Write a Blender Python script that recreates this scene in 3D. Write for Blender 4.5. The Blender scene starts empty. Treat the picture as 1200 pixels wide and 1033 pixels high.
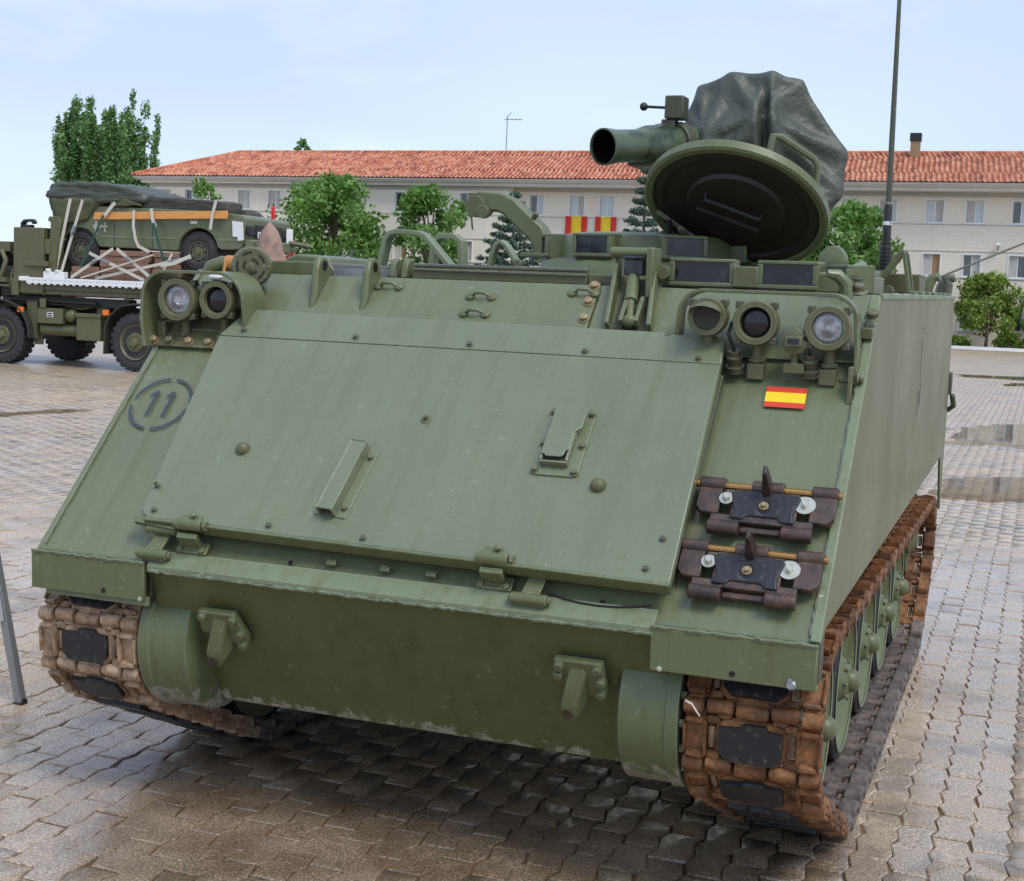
import bpy, bmesh, math, random
import numpy as np
from mathutils import Vector, Matrix, noise
sc = bpy.context.scene
rad = math.radians
random.seed(7); RNG = np.random.default_rng(7)

# ------------------------------------------------------------------ camera, sky, sun
cd = bpy.data.cameras.new('camera'); cam = bpy.data.objects.new('camera', cd)
sc.collection.objects.link(cam); sc.camera = cam
cd.sensor_fit = 'HORIZONTAL'; cd.sensor_width = 36; cd.lens = 36 * 1637.76 / 1200
cd.clip_start = .1; cd.clip_end = 2000
CAM = Vector((1.7576, -3.6835, 1.732))
cr, cu, cw = Vector((.93424, .35436, .04032)), Vector((-.07328, .08009, .99409)), Vector((-.34904, .93167, -.10079))
cam.matrix_world = Matrix(((cr.x, cu.x, -cw.x, CAM.x), (cr.y, cu.y, -cw.y, CAM.y), (cr.z, cu.z, -cw.z, CAM.z), (0, 0, 0, 1)))

SUN_EL, SUN_AZ = rad(55), rad(126)     # azimuth measured from +Y towards +X
world = bpy.data.worlds.new('World'); sc.world = world; world.use_nodes = True
wt = world.node_tree; wt.nodes.clear()
def wn(t): return wt.nodes.new(t)
wo = wn('ShaderNodeOutputWorld'); bg = wn('ShaderNodeBackground'); bg2 = wn('ShaderNodeBackground'); mxs = wn('ShaderNodeMixShader')
sky = wn('ShaderNodeTexSky'); sky.sky_type = 'NISHITA'; sky.sun_disc = False
sky.sun_elevation = SUN_EL; sky.sun_rotation = SUN_AZ; sky.air_density = 1.0; sky.dust_density = 1.5; sky.ozone_density = 1.5
bg.inputs[1].default_value = .12
wt.links.new(sky.outputs[0], bg.inputs[0])
tc = wn('ShaderNodeTexCoord'); mp = wn('ShaderNodeMapping'); mp.inputs['Scale'].default_value = (1.0, 1.0, 2.6)
mp.inputs['Location'].default_value = (8.2, 1.9, 1.2)
nz = wn('ShaderNodeTexNoise'); nz.inputs['Scale'].default_value = .95; nz.inputs['Detail'].default_value = 3; nz.inputs['Roughness'].default_value = .42
nz2 = wn('ShaderNodeTexNoise'); nz2.inputs['Scale'].default_value = 3.4; nz2.inputs['Detail'].default_value = 6; nz2.inputs['Roughness'].default_value = .55
wt.links.new(tc.outputs['Generated'], mp.inputs[0]); wt.links.new(mp.outputs[0], nz.inputs[0]); wt.links.new(mp.outputs[0], nz2.inputs[0])
cl = wn('ShaderNodeValToRGB'); cl.color_ramp.elements[0].position = .42; cl.color_ramp.elements[0].color = (.36, .435, .665, 1)
cl.color_ramp.elements[1].position = .66; cl.color_ramp.elements[1].color = (.53, .635, .70, 1)
pf_ = wn('ShaderNodeValToRGB'); pf_.color_ramp.elements[0].position = .47; pf_.color_ramp.elements[0].color = (0, 0, 0, 1)
pf_.color_ramp.elements[1].position = .80; pf_.color_ramp.elements[1].color = (.7, .7, .7, 1)
pm_ = wn('ShaderNodeMix'); pm_.data_type = 'RGBA'; pm_.inputs[7].default_value = (.66, .72, .78, 1)
wt.links.new(nz.outputs[0], cl.inputs[0]); wt.links.new(nz2.outputs[0], pf_.inputs[0]); wt.links.new(pf_.outputs[0], pm_.inputs[0]); wt.links.new(cl.outputs[0], pm_.inputs[6])
wt.links.new(pm_.outputs[2], bg2.inputs[0]); bg2.inputs[1].default_value = 1.0
mxs.inputs[0].default_value = .85; wt.links.new(bg.outputs[0], mxs.inputs[1]); wt.links.new(bg2.outputs[0], mxs.inputs[2])
wt.links.new(mxs.outputs[0], wo.inputs[0])

sd = bpy.data.lights.new('sun', 'SUN'); sd.energy = 1.5; sd.angle = rad(24); sd.color = (1, .965, .9)
sun = bpy.data.objects.new('sun', sd); sc.collection.objects.link(sun)
sv = Vector((math.sin(SUN_AZ) * math.cos(SUN_EL), math.cos(SUN_AZ) * math.cos(SUN_EL), math.sin(SUN_EL)))
sun.rotation_euler = sv.to_track_quat('Z', 'Y').to_euler(); sun.location = sv * 60
sc.view_settings.view_transform = 'Standard'; sc.view_settings.look = 'None'
sc.view_settings.exposure = 0.8; sc.view_settings.gamma = 1; sc.view_settings.use_curve_mapping = False

# ------------------------------------------------------------------ materials
class NT:
    def __init__(s, name):
        s.m = bpy.data.materials.new(name); s.m.use_nodes = True; s.t = s.m.node_tree
        s.b = s.t.nodes['Principled BSDF']; s.out = s.t.nodes['Material Output']
    def n(s, t, **k):
        x = s.t.nodes.new(t)
        for a, v in k.items(): setattr(x, a, v)
        return x
    def L(s, a, b): s.t.links.new(a, b)
    def coord(s, kind='Object', scale=(1, 1, 1), loc=(0, 0, 0), rot=(0, 0, 0)):
        if kind == 'Position': o = s.n('ShaderNodeNewGeometry').outputs['Position']
        else: o = s.n('ShaderNodeTexCoord').outputs[kind]
        m = s.n('ShaderNodeMapping'); m.inputs['Scale'].default_value = scale; m.inputs['Location'].default_value = loc; m.inputs['Rotation'].default_value = rot
        s.L(o, m.inputs[0]); return m.outputs[0]
    def noise(s, co, scale, detail=4, rough=.55):
        x = s.n('ShaderNodeTexNoise'); x.inputs['Scale'].default_value = scale; x.inputs['Detail'].default_value = detail; x.inputs['Roughness'].default_value = rough
        s.L(co, x.inputs['Vector']); return x.outputs[0]
    def ramp(s, f, stops):
        x = s.n('ShaderNodeValToRGB'); r = x.color_ramp
        while len(r.elements) < len(stops): r.elements.new(.5)
        for e, (p, c) in zip(r.elements, stops):
            e.position = p; e.color = (c if isinstance(c, tuple) else (c, c, c)) + (1,)
        s.L(f, x.inputs[0]); return x.outputs[0]
    def mix(s, fac, a, b, mode='MIX'):
        x = s.n('ShaderNodeMix', data_type='RGBA', blend_type=mode)
        for i, v in ((0, fac), (6, a), (7, b)):
            if isinstance(v, (int, float)): x.inputs[i].default_value = v
            elif isinstance(v, tuple): x.inputs[i].default_value = v + (1,)
            else: s.L(v, x.inputs[i])
        return x.outputs[2]
    def math(s, op, a, b=0.0, c=None):
        x = s.n('ShaderNodeMath', operation=op)
        for i, v in enumerate((a, b) if c is None else (a, b, c)):
            if isinstance(v, (int, float)): x.inputs[i].default_value = v
            else: s.L(v, x.inputs[i])
        return x.outputs[0]
    def bump(s, h, strength, dist=.01):
        x = s.n('ShaderNodeBump'); x.inputs['Strength'].default_value = strength; x.inputs['Distance'].default_value = dist
        s.L(h, x.inputs['Height']); s.L(x.outputs[0], s.b.inputs['Normal']); return x.outputs[0]
    def set(s, col=None, rough=None, metal=None, spec=None, coat=None):
        for nm, v in (('Base Color', col), ('Roughness', rough), ('Metallic', metal), ('Specular IOR Level', spec), ('Coat Weight', coat)):
            if v is None: continue
            if isinstance(v, (int, float)): s.b.inputs[nm].default_value = v
            elif isinstance(v, tuple): s.b.inputs[nm].default_value = v + (1,)
            else: s.L(v, s.b.inputs[nm])
        return s.m

def k(c, f): return tuple(max(0, min(1, x * f)) for x in c)
def paint(name, col, streak=(16, 16, 1.1), rough=(.30, .55), dirt=.35, speck=True, grain=.12, grain_scale=260, chip=0.0, coat=0.0, low=None, edge=.55):
    t = NT(name); co = t.coord('Object'); st = t.coord('Object', streak)
    c = t.mix(t.noise(co, 2.2, 5), k(col, .82), k(col, 1.2))
    s1 = t.ramp(t.noise(st, 1.6, 5, .6), [(.46, 0.0), (.72, 1.0)])
    c = t.mix(t.math('MULTIPLY', s1, dirt), c, (col[0] * .62 + .012, col[1] * .55 + .006, col[2] * .38))
    d = t.ramp(t.noise(co, 7, 6, .65), [(.55, 0.0), (.75, 1.0)])
    c = t.mix(t.math('MULTIPLY', d, dirt * .6), c, (col[0] * 1.1 + .03, col[1] * 1.0 + .02, col[2] * .95 + .012))
    if speck:
        sp = t.ramp(t.noise(co, 120, 2), [(.68, 0.0), (.74, 1.0)])
        c = t.mix(t.math('MULTIPLY', sp, .55), c, k(col, .38))
        sc_ = t.ramp(t.noise(t.coord('Object', (1, 1, 1), (3, 1, 7)), 38, 6, .75), [(.735, 0.0), (.79, 1.0)])
        c = t.mix(t.math('MULTIPLY', sc_, .6), c, (.20, .22, .17))
    if chip:
        ch = t.ramp(t.noise(co, 26, 5, .7), [(.70 - chip * .1, 0.0), (.735 - chip * .1, 1.0)])
        c = t.mix(ch, c, (.42, .40, .36))
    if edge:
        bv = t.n('ShaderNodeBevel'); bv.samples = 3; bv.inputs['Radius'].default_value = .007
        dp = t.n('ShaderNodeVectorMath', operation='DOT_PRODUCT'); t.L(bv.outputs[0], dp.inputs[0]); t.L(t.n('ShaderNodeNewGeometry').outputs['Normal'], dp.inputs[1])
        em = t.ramp(t.math('ADD', t.math('SUBTRACT', 1.0, dp.outputs['Value']), t.math('MULTIPLY', t.math('SUBTRACT', t.noise(co, 34, 5, .7), .62), .55)), [(.0, 0.0), (.05, 1.0)])
        c = t.mix(t.math('MULTIPLY', em, edge), c, (.24, .27, .20))
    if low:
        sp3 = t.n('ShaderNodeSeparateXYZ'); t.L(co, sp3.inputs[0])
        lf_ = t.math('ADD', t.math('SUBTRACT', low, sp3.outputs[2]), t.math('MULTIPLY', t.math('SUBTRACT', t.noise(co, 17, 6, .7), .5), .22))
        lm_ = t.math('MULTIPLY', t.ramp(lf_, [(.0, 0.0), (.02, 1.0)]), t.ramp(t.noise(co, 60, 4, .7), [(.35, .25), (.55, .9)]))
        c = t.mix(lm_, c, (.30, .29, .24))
    r = t.ramp(t.noise(co, 3.3, 4), [(.35, rough[0]), (.65, rough[1])])
    t.bump(t.noise(co, grain_scale, 3), grain, .004)
    return t.set(c, r, coat=coat)
def plain(name, col, rough=.5, metal=0.0, var=.18, scale=8, bump=.1, bscale=60, spec=None):
    t = NT(name); co = t.coord('Object')
    c = t.mix(t.noise(co, scale, 5), k(col, 1 - var), k(col, 1 + var))
    if bump: t.bump(t.noise(co, bscale, 4), bump, .01)
    return t.set(c, rough, metal, spec)

GREEN = (.124, .146, .080)
M = {}
M['glacis'] = paint('green_paint_sloped_plate', GREEN, (14, 1.0, 1.0), (.18, .36), .40, coat=.12)
M['vane'] = paint('green_paint_textured_board', (.138, .162, .098), (12, 1.1, 1.1), (.24, .42), .30, coat=.08, grain=.38, grain_scale=150)
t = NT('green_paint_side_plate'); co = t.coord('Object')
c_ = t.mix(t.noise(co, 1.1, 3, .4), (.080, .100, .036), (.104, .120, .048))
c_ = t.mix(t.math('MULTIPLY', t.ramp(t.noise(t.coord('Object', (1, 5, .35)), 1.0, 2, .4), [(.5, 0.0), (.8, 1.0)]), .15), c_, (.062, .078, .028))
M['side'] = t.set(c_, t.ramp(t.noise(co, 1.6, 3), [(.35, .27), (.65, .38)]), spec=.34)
M['green'] = paint('green_paint', (.100, .119, .055), dirt=.45, chip=.0)
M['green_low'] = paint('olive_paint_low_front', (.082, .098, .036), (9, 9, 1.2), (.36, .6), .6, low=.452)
M['green_chip'] = paint('green_paint_chipped', (.100, .124, .060), dirt=.5, chip=.1, low=.475)
M['olive'] = paint('olive_fittings', (.092, .098, .045), dirt=.45, rough=(.36, .6))
M['dark_olive'] = paint('dark_olive_fittings', (.05, .056, .032), dirt=.5)
M['weld'] = paint('pale_green_edge', (.15, .185, .11), dirt=.6, chip=.25)
M['truck'] = paint('olive_truck_paint', (.098, .098, .046), dirt=.5, speck=False)
M['truck_dark'] = plain('dark_chassis', (.028, .030, .022), .6)
M['pickup'] = paint('green_pickup_paint', (.115, .135, .072), dirt=.3, speck=False, rough=(.25, .4))
def rust(name, a, b, c, rough=.7):
    t = NT(name); co = t.coord('Object'); po = t.coord('Position')
    oi = t.n('ShaderNodeObjectInfo').outputs['Random']
    f = t.math('ADD', t.math('MULTIPLY', t.noise(po, 16, 6, .65), .8), t.math('MULTIPLY', oi, .2))
    col = t.ramp(f, [(.30, a), (.48, b), (.66, c)])
    d = t.ramp(t.noise(co, 30, 5, .7), [(.42, 1.0), (.60, .55)])
    col = t.mix(1.0, col, d, 'MULTIPLY')
    t.bump(t.noise(po, 140, 5, .7), .5, .004)
    return t.set(col, t.ramp(t.noise(po, 12, 3), [(.4, rough - .22), (.6, rough)]))
M['rust'] = rust('rusty_track_steel', (.045, .018, .009), (.165, .062, .020), (.33, .155, .055))
M['tan'] = rust('muddy_track_steel', (.12, .062, .033), (.36, .225, .135), (.48, .34, .225))
M['spare'] = rust('dark_rusted_steel', (.020, .014, .012), (.043, .027, .022), (.095, .050, .034), .55)
M['worn'] = rust('worn_grey_track_steel', (.07, .047, .036), (.135, .11, .10), (.21, .165, .14), .5)
t = NT('track_rubber'); co = t.coord('Object')
c_ = t.mix(t.ramp(t.noise(co, 40, 5, .7), [(.55, 0.0), (.72, 1.0)]), (.0095, .011, .015), (.075, .07, .062))
t.bump(t.noise(co, 60, 4), .35, .006); M['rubber'] = t.set(c_, .42)
M['tyre'] = plain('tyre_rubber', (.028, .028, .030), .75, var=.35, scale=12)
M['brass'] = plain('brass_pin', (.42, .24, .085), .38, .9)
M['zinc'] = plain('zinc_bolt', (.52, .52, .44), .35, .8, var=.3, scale=40)
M['copper'] = plain('coppery_bolt', (.30, .235, .13), .5, .5, var=.3, scale=40)
M['steel'] = plain('grey_galvanised_steel', (.26, .27, .28), .42, .5)
M['black'] = plain('black_paint', (.012, .012, .012), .5)
M['soot'] = plain('black_bore', (.006, .006, .006), .35)
M['white'] = plain('white_paint', (.74, .75, .76), .5, var=.08)
M['paper'] = plain('white_paper', (.66, .67, .69), .7, var=.05)
M['inkblue'] = plain('slate_blue_stencil', (.032, .042, .060), .5, var=.3, scale=30)
M['faintink'] = plain('faint_dark_stencil', (.055, .062, .058), .5, var=.5, scale=60)
M['flag_red'] = plain('flag_red', (.60, .045, .020), .4, var=.06)
M['flag_yellow'] = plain('flag_yellow', (.78, .56, .015), .4, var=.06)
M['cloth_red'] = plain('banner_red', (.62, .03, .02), .8, var=.08)
M['cloth_yellow'] = plain('banner_yellow', (.80, .56, .03), .8, var=.08)
M['red'] = plain('bright_red_paint', (.60, .02, .018), .4)
M['orange'] = plain('orange_lamp_lens', (.75, .16, .015), .25)
M['strap'] = plain('pale_webbing', (.52, .50, .43), .8, var=.2, scale=30)
M['strap_green'] = plain('green_webbing', (.02, .075, .055), .8)
M['cord'] = plain('orange_twine', (.50, .25, .08), .8)
t = NT('old_orange_plank'); co = t.coord('Object', (1, 14, 14)); c_ = t.ramp(t.noise(co, 3, 6, .6), [(.3, (.50, .20, .05)), (.6, (.68, .32, .085)), (.75, (.36, .13, .04))])
M['plank'] = t.set(c_, .55)
t = NT('brown_cardboard'); co = t.coord('Object', (1, 1, 1)); c_ = t.mix(t.noise(co, 5, 4), (.20, .105, .07), (.33, .19, .13)); M['card'] = t.set(c_, .8)
t = NT('brown_leathery_cone'); co = t.coord('Object'); c_ = t.ramp(t.noise(co, 4, 6, .65), [(.3, (.13, .085, .07)), (.55, (.28, .17, .13)), (.75, (.36, .24, .19))]); t.bump(t.noise(co, 30, 4), .4); M['leather'] = t.set(c_, .6)
t = NT('wet_dark_green_tarpaulin'); co = t.coord('Object'); c_ = t.mix(t.noise(co, 5, 6), (.036, .045, .036), (.070, .082, .064)); t.bump(t.math('ABSOLUTE', t.math('SUBTRACT', t.noise(co, 7, 6, .55), .5)), .55, .05); M['tarp'] = t.set(c_, .50)
t = NT('brown_green_cover'); co = t.coord('Object'); c_ = t.mix(t.noise(co, 3, 5), (.028, .025, .018), (.055, .05, .036)); t.bump(t.noise(co, 14, 5), .4, .03); M['cover'] = t.set(c_, .6)
t = NT('olive_canvas'); co = t.coord('Object'); c_ = t.mix(t.noise(co, 4, 5), (.055, .065, .03), (.09, .10, .05)); t.bump(t.noise(co, 10, 5), .4, .03); M['canvas'] = t.set(c_, .8)
t = NT('camouflage_tube_paint'); co = t.coord('Object'); c_ = t.ramp(t.noise(co, 5.5, 4), [(.40, (.022, .034, .018)), (.48, (.06, .085, .045)), (.60, (.075, .10, .06))]); M['camo'] = t.set(c_, .28)
# glass of the vision blocks: dark glossy block with dusty face
t = NT('dark_vision_glass'); co = t.coord('Object'); c_ = t.mix(t.ramp(t.noise(co, 9, 6, .7), [(.50, 0.0), (.80, 1.0)]), (.006, .009, .016), (.045, .058, .075)); M['vision'] = t.set(c_, .12)
t = NT('infrared_filter'); M['irlens'] = t.set((.006, .005, .010), .06)
t = NT('ribbed_lamp_lens'); co = t.coord('Object', (46, 3, 3))
w_ = t.n('ShaderNodeTexWave'); w_.inputs['Scale'].default_value = 1.0; w_.inputs['Distortion'].default_value = 1.5; t.L(co, w_.inputs[0])
t.bump(w_.outputs[1], .9, .004); t.b.inputs['Transmission Weight'].default_value = .85; M['lens'] = t.set((.95, .96, .98), .06)
t = NT('lamp_reflector'); M['reflector'] = t.set((.82, .82, .86), .16, 1.0)

# ------------------------------------------------------------------ mesh helper
col = sc.collection
class MB:
    def __init__(s): s.v = []; s.f = []; s.mi = []; s.m = Matrix.Identity(4); s.cur = 0
    def add(s, vs, fs):
        o = len(s.v); s.v += [tuple(s.m @ Vector(p)) for p in vs]
        s.f += [tuple(i + o for i in q) for q in fs]; s.mi += [s.cur] * len(fs); return s
    def box(s, x0, x1, y0, y1, z0, z1):
        return s.add([(x0, y0, z0), (x1, y0, z0), (x1, y1, z0), (x0, y1, z0), (x0, y0, z1), (x1, y0, z1), (x1, y1, z1), (x0, y1, z1)],
                     [(0, 3, 2, 1), (4, 5, 6, 7), (0, 1, 5, 4), (1, 2, 6, 5), (2, 3, 7, 6), (3, 0, 4, 7)])
    def prism(s, poly, z0, z1, axis='z'):
        n = len(poly)
        a = sum(poly[i][0] * poly[(i + 1) % n][1] - poly[(i + 1) % n][0] * poly[i][1] for i in range(n))
        if a < 0: poly = poly[::-1]
        T = {'z': lambda p, h: (p[0], p[1], h), 'x': lambda p, h: (h, p[0], p[1]), 'y': lambda p, h: (p[0], -h, p[1])}[axis]
        if axis == 'y': z0, z1 = -z1, -z0
        vs = [T(p, z0) for p in poly] + [T(p, z1) for p in poly]
        return s.add(vs, [tuple(range(n - 1, -1, -1)), tuple(range(n, 2 * n))] + [(i, (i + 1) % n, n + (i + 1) % n, n + i) for i in range(n)])
    def lathe(s, prof, p0, axis, n=24, cap=True):
        ax = Vector(axis).normalized(); a = ax.orthogonal().normalized(); b = ax.cross(a); p0 = Vector(p0)
        vs = []; fs = []
        for r, h in prof:
            for i in range(n):
                q = 2 * math.pi * i / n; vs.append(p0 + ax * h + (a * math.cos(q) + b * math.sin(q)) * max(r, 1e-4))
        for j in range(len(prof) - 1):
            for i in range(n): fs.append((j * n + i, j * n + (i + 1) % n, (j + 1) * n + (i + 1) % n, (j + 1) * n + i))
        if cap: fs.append(tuple(range(n - 1, -1, -1))); o = (len(prof) - 1) * n; fs.append(tuple(range(o, o + n)))
        return s.add(vs, fs)
    def cyl(s, p0, p1, r, r1=None, n=14):
        p0 = Vector(p0); p1 = Vector(p1); return s.lathe([(r, 0), (r if r1 is None else r1, (p1 - p0).length)], p0, p1 - p0, n)
    def tube(s, path, r, n=8):
        P = [Vector(p) for p in path]; vs = []; fs = []; a = None
        for i, p in enumerate(P):
            t_ = (P[min(i + 1, len(P) - 1)] - P[max(i - 1, 0)]).normalized()
            a = t_.orthogonal().normalized() if a is None else (a - t_ * a.dot(t_)).normalized()
            b = t_.cross(a); rr = r[i] if isinstance(r, (list, tuple)) else r
            for j in range(n):
                q = 2 * math.pi * j / n; vs.append(p + (a * math.cos(q) + b * math.sin(q)) * rr)
        for i in range(len(P) - 1):
            for j in range(n): fs.append((i * n + j, i * n + (j + 1) % n, (i + 1) * n + (j + 1) % n, (i + 1) * n + j))
        fs.append(tuple(range(n - 1, -1, -1))); o = (len(P) - 1) * n; fs.append(tuple(range(o, o + n)))
        return s.add(vs, fs)
    def ribbon(s, path, wdir, w, th):       # flat bar bent along a path; w along wdir
        P = [Vector(p) for p in path]; wd = Vector(wdir).normalized(); vs = []; fs = []
        for i, p in enumerate(P):
            t_ = (P[min(i + 1, len(P) - 1)] - P[max(i - 1, 0)]).normalized(); nn = t_.cross(wd).normalized()
            for a, b in ((-.5, -.5), (.5, -.5), (.5, .5), (-.5, .5)): vs.append(p + wd * w * a + nn * th * b)
        for i in range(len(P) - 1):
            for j in range(4): fs.append((i * 4 + j, i * 4 + (j + 1) % 4, i * 4 + 4 + (j + 1) % 4, i * 4 + 4 + j))
        fs.append((3, 2, 1, 0)); o = 4 * (len(P) - 1); fs.append((o, o + 1, o + 2, o + 3))
        return s.add(vs, fs)
    def sphere(s, c, r, n=12, sq=(1, 1, 1), half=False):
        m = n // 2; prof = []
        c = Vector(c); vs = []; fs = []
        lo = 0 if half else -m // 2 * 2
        js = range(0 if half else -(n // 4), n // 4 + 1)
        js = list(js)
        for j in js:
            a = (math.pi / 2) * j / (n // 4)
            for i in range(n):
                q = 2 * math.pi * i / n; vs.append(c + Vector((math.cos(q) * math.cos(a) * r * sq[0], math.sin(q) * math.cos(a) * r * sq[1], math.sin(a) * r * sq[2])))
        for j in range(len(js) - 1):
            for i in range(n): fs.append((j * n + i, j * n + (i + 1) % n, (j + 1) * n + (i + 1) % n, (j + 1) * n + i))
        return s.add(vs, fs)
    def hexbolt(s, p, axis, r, h, washer=0.0):
        ax = Vector(axis).normalized(); p = Vector(p)
        pr = [(r, 0), (r, h * .8), (r * .75, h)]
        if washer: pr = [(washer, 0), (washer, h * .25)] + [(a, b + h * .25) for a, b in pr]
        s.lathe(pr, p, ax, 12 if washer else 6)
        return s
    def mesh(s, name, mats, smooth=35):
        me = bpy.data.meshes.new(name); me.from_pydata(s.v, [], s.f)
        for m in (mats if isinstance(mats, list) else [mats]): me.materials.append(m)
        me.polygons.foreach_set('material_index', s.mi); me.update()
        bm = bmesh.new(); bm.from_mesh(me); bmesh.ops.remove_doubles(bm, verts=bm.verts, dist=1e-5); bmesh.ops.recalc_face_normals(bm, faces=bm.faces); bm.to_mesh(me); bm.free()
        if smooth:
            me.shade_smooth(); me.set_sharp_from_angle(angle=rad(smooth))
        return me
W = {}
def place(o, parent, wm):
    W[o.name] = wm
    if parent is None: o.matrix_world = wm
    else: o.parent = parent; o.matrix_local = W[parent.name].inverted() @ wm
ID = Matrix.Identity(4)
def islands(mb):
    pa = list(range(len(mb.v)))
    def fd(i):
        while pa[i] != i: pa[i] = pa[pa[i]]; i = pa[i]
        return i
    for f in mb.f:
        for i in f[1:]: pa[fd(i)] = fd(f[0])
    gs = {}
    for f, mi in zip(mb.f, mb.mi): gs.setdefault(fd(f[0]), []).append((f, mi))
    out = []
    for g in gs.values():
        ids = sorted({i for f, _ in g for i in f}); mp_ = {i: j for j, i in enumerate(ids)}; m_ = MB()
        m_.v = [mb.v[i] for i in ids]; m_.f = [tuple(mp_[i] for i in f) for f, _ in g]; m_.mi = [mi for _, mi in g]; out.append(m_)
    return out
def part(name, mb, mats, parent=None, wm=ID, bevel=0.0, smooth=35, label=None, kind=None, split=False):
    if split:
        for m_ in islands(mb): o = part(name, m_, mats, parent, wm, bevel, smooth, label, kind)
        return o
    me = mb if isinstance(mb, bpy.types.Mesh) else mb.mesh(name, mats, smooth)
    o = bpy.data.objects.new(name, me); col.objects.link(o); place(o, parent, wm)
    if bevel:
        b = o.modifiers.new('bevel', 'BEVEL'); b.width = bevel; b.segments = 2; b.limit_method = 'ANGLE'; b.angle_limit = rad(40); b.harden_normals = False
    if label: o['label'] = label
    if kind: o['kind'] = kind
    return o
def thing(name, label, cat, loc=(0, 0, 0), group=None):
    o = bpy.data.objects.new(name, None); o.empty_display_size = .2; col.objects.link(o); place(o, None, Matrix.Translation(loc))
    return tag(o, label, cat, group)
def tag(o, label, cat, group=None):
    o['label'] = label; o['category'] = cat
    if group: o['group'] = group
    return o
def struct(name, mb, mats, smooth=0):
    o = part(name, mb, mats, smooth=smooth); o['kind'] = 'structure'; return o
def copy(o, name_parent, wm, **props):
    c = o.copy(); col.objects.link(c); place(c, name_parent, wm)
    for a, b in props.items(): c[a] = b
    return c
def arc(cx, cy, r, a0, a1, n): return [(cx + r * math.cos(rad(a0 + (a1 - a0) * i / n)), cy + r * math.sin(rad(a0 + (a1 - a0) * i / n))) for i in range(n + 1)]
def rrect(x0, x1, y0, y1, r, n=4): return arc(x1 - r, y0 + r, r, -90, 0, n) + arc(x1 - r, y1 - r, r, 0, 90, n) + arc(x0 + r, y1 - r, r, 90, 180, n) + arc(x0 + r, y0 + r, r, 180, 270, n)


# ------------------------------------------------------------------ ground
PW, PL, WAVE = .117, .225, .15
RX0, RX1, RY0, RY1 = -13.2, 6.6, -2.3, 19.0
def stone_colour(t, rnd, po):
    c = t.ramp(rnd, [(0.0, (.285, .23, .165)), (.3, (.385, .30, .205)), (.55, (.325, .272, .21)), (.8, (.405, .315, .215)), (1.0, (.335, .30, .265))])
    c = t.mix(t.ramp(t.noise(po, .55, 5, .6), [(.35, 0.0), (.65, .75)]), c, (.40, .30, .20))
    sp = t.ramp(t.noise(po, 125, 4, .8), [(.36, .40), (.47, .90), (.56, 1.35), (.63, 2.6)])
    c = t.mix(.85, c, sp, 'MULTIPLY')
    st = t.ramp(t.noise(po, 2.6, 6, .65), [(.50, 0.0), (.70, .8)])
    c = t.mix(st, c, (.145, .112, .08))
    # oily, rust brown drip stain at the carrier's nose, also painting in its soft shade
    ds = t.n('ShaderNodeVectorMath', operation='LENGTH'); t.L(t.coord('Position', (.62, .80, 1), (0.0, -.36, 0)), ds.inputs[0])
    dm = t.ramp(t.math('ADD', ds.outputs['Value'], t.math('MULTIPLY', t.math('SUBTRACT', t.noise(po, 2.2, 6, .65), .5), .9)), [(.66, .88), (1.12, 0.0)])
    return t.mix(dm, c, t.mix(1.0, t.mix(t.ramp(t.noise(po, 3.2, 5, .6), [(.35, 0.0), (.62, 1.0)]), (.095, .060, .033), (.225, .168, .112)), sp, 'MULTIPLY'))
def wet_rough(t, po, lo=.16, hi=.62):
    return t.ramp(t.math('ADD', t.math('MULTIPLY', t.noise(po, .45, 5, .6), .75), t.math('MULTIPLY', t.noise(po, 11, 4), .25)), [(.42, lo), (.60, hi)])
t = NT('speckled_concrete_paver'); po = t.coord('Position')
ge = t.n('ShaderNodeNewGeometry'); oi = t.n('ShaderNodeObjectInfo')
rnd = t.math('FRACT', t.math('ADD', ge.outputs['Random Per Island'], t.math('MULTIPLY', oi.outputs['Random'], 7.31)))
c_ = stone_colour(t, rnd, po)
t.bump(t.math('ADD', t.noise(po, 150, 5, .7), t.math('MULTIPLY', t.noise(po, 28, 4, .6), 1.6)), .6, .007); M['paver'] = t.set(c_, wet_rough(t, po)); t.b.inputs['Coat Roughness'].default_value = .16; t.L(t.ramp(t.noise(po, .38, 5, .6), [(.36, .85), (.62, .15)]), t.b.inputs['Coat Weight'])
t = NT('rusty_joint_sand'); po = t.coord('Position')
c_ = t.ramp(t.noise(po, 3.5, 6, .65), [(.35, (.060, .042, .027)), (.50, (.125, .078, .040)), (.62, (.24, .115, .035))])
t.bump(t.noise(po, 120, 4), .6, .008); M['joint'] = t.set(c_, .55)
# far paving: the same bond carried on as fine relief and colour where stones are under ten pixels
t = NT('far_paver_field'); po = t.coord('Position')
sep = t.n('ShaderNodeSeparateXYZ'); t.L(po, sep.inputs[0]); cmb = t.n('ShaderNodeCombineXYZ')
t.L(sep.outputs[1], cmb.inputs[0]); t.L(sep.outputs[0], cmb.inputs[1])
bk = t.n('ShaderNodeTexBrick'); bk.inputs['Scale'].default_value = 1; bk.inputs['Brick Width'].default_value = PL; bk.inputs['Row Height'].default_value = PW
bk.inputs['Mortar Size'].default_value = .007; bk.inputs['Color1'].default_value = (0, 0, 0, 1); bk.inputs['Color2'].default_value = (1, 1, 1, 1); bk.inputs['Mortar'].default_value = (.5, .5, .5, 1)
t.L(cmb.outputs[0], bk.inputs[0])
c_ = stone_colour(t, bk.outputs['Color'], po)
c_ = t.mix(bk.outputs['Fac'], c_, (.11, .085, .062))
cr_ = t.ramp(t.noise(t.coord('Position', (.35, 1.6, 1)), .5, 6, .6), [(.60, 0.0), (.68, .7)])
c_ = t.mix(cr_, c_, (.17, .15, .13))
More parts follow.
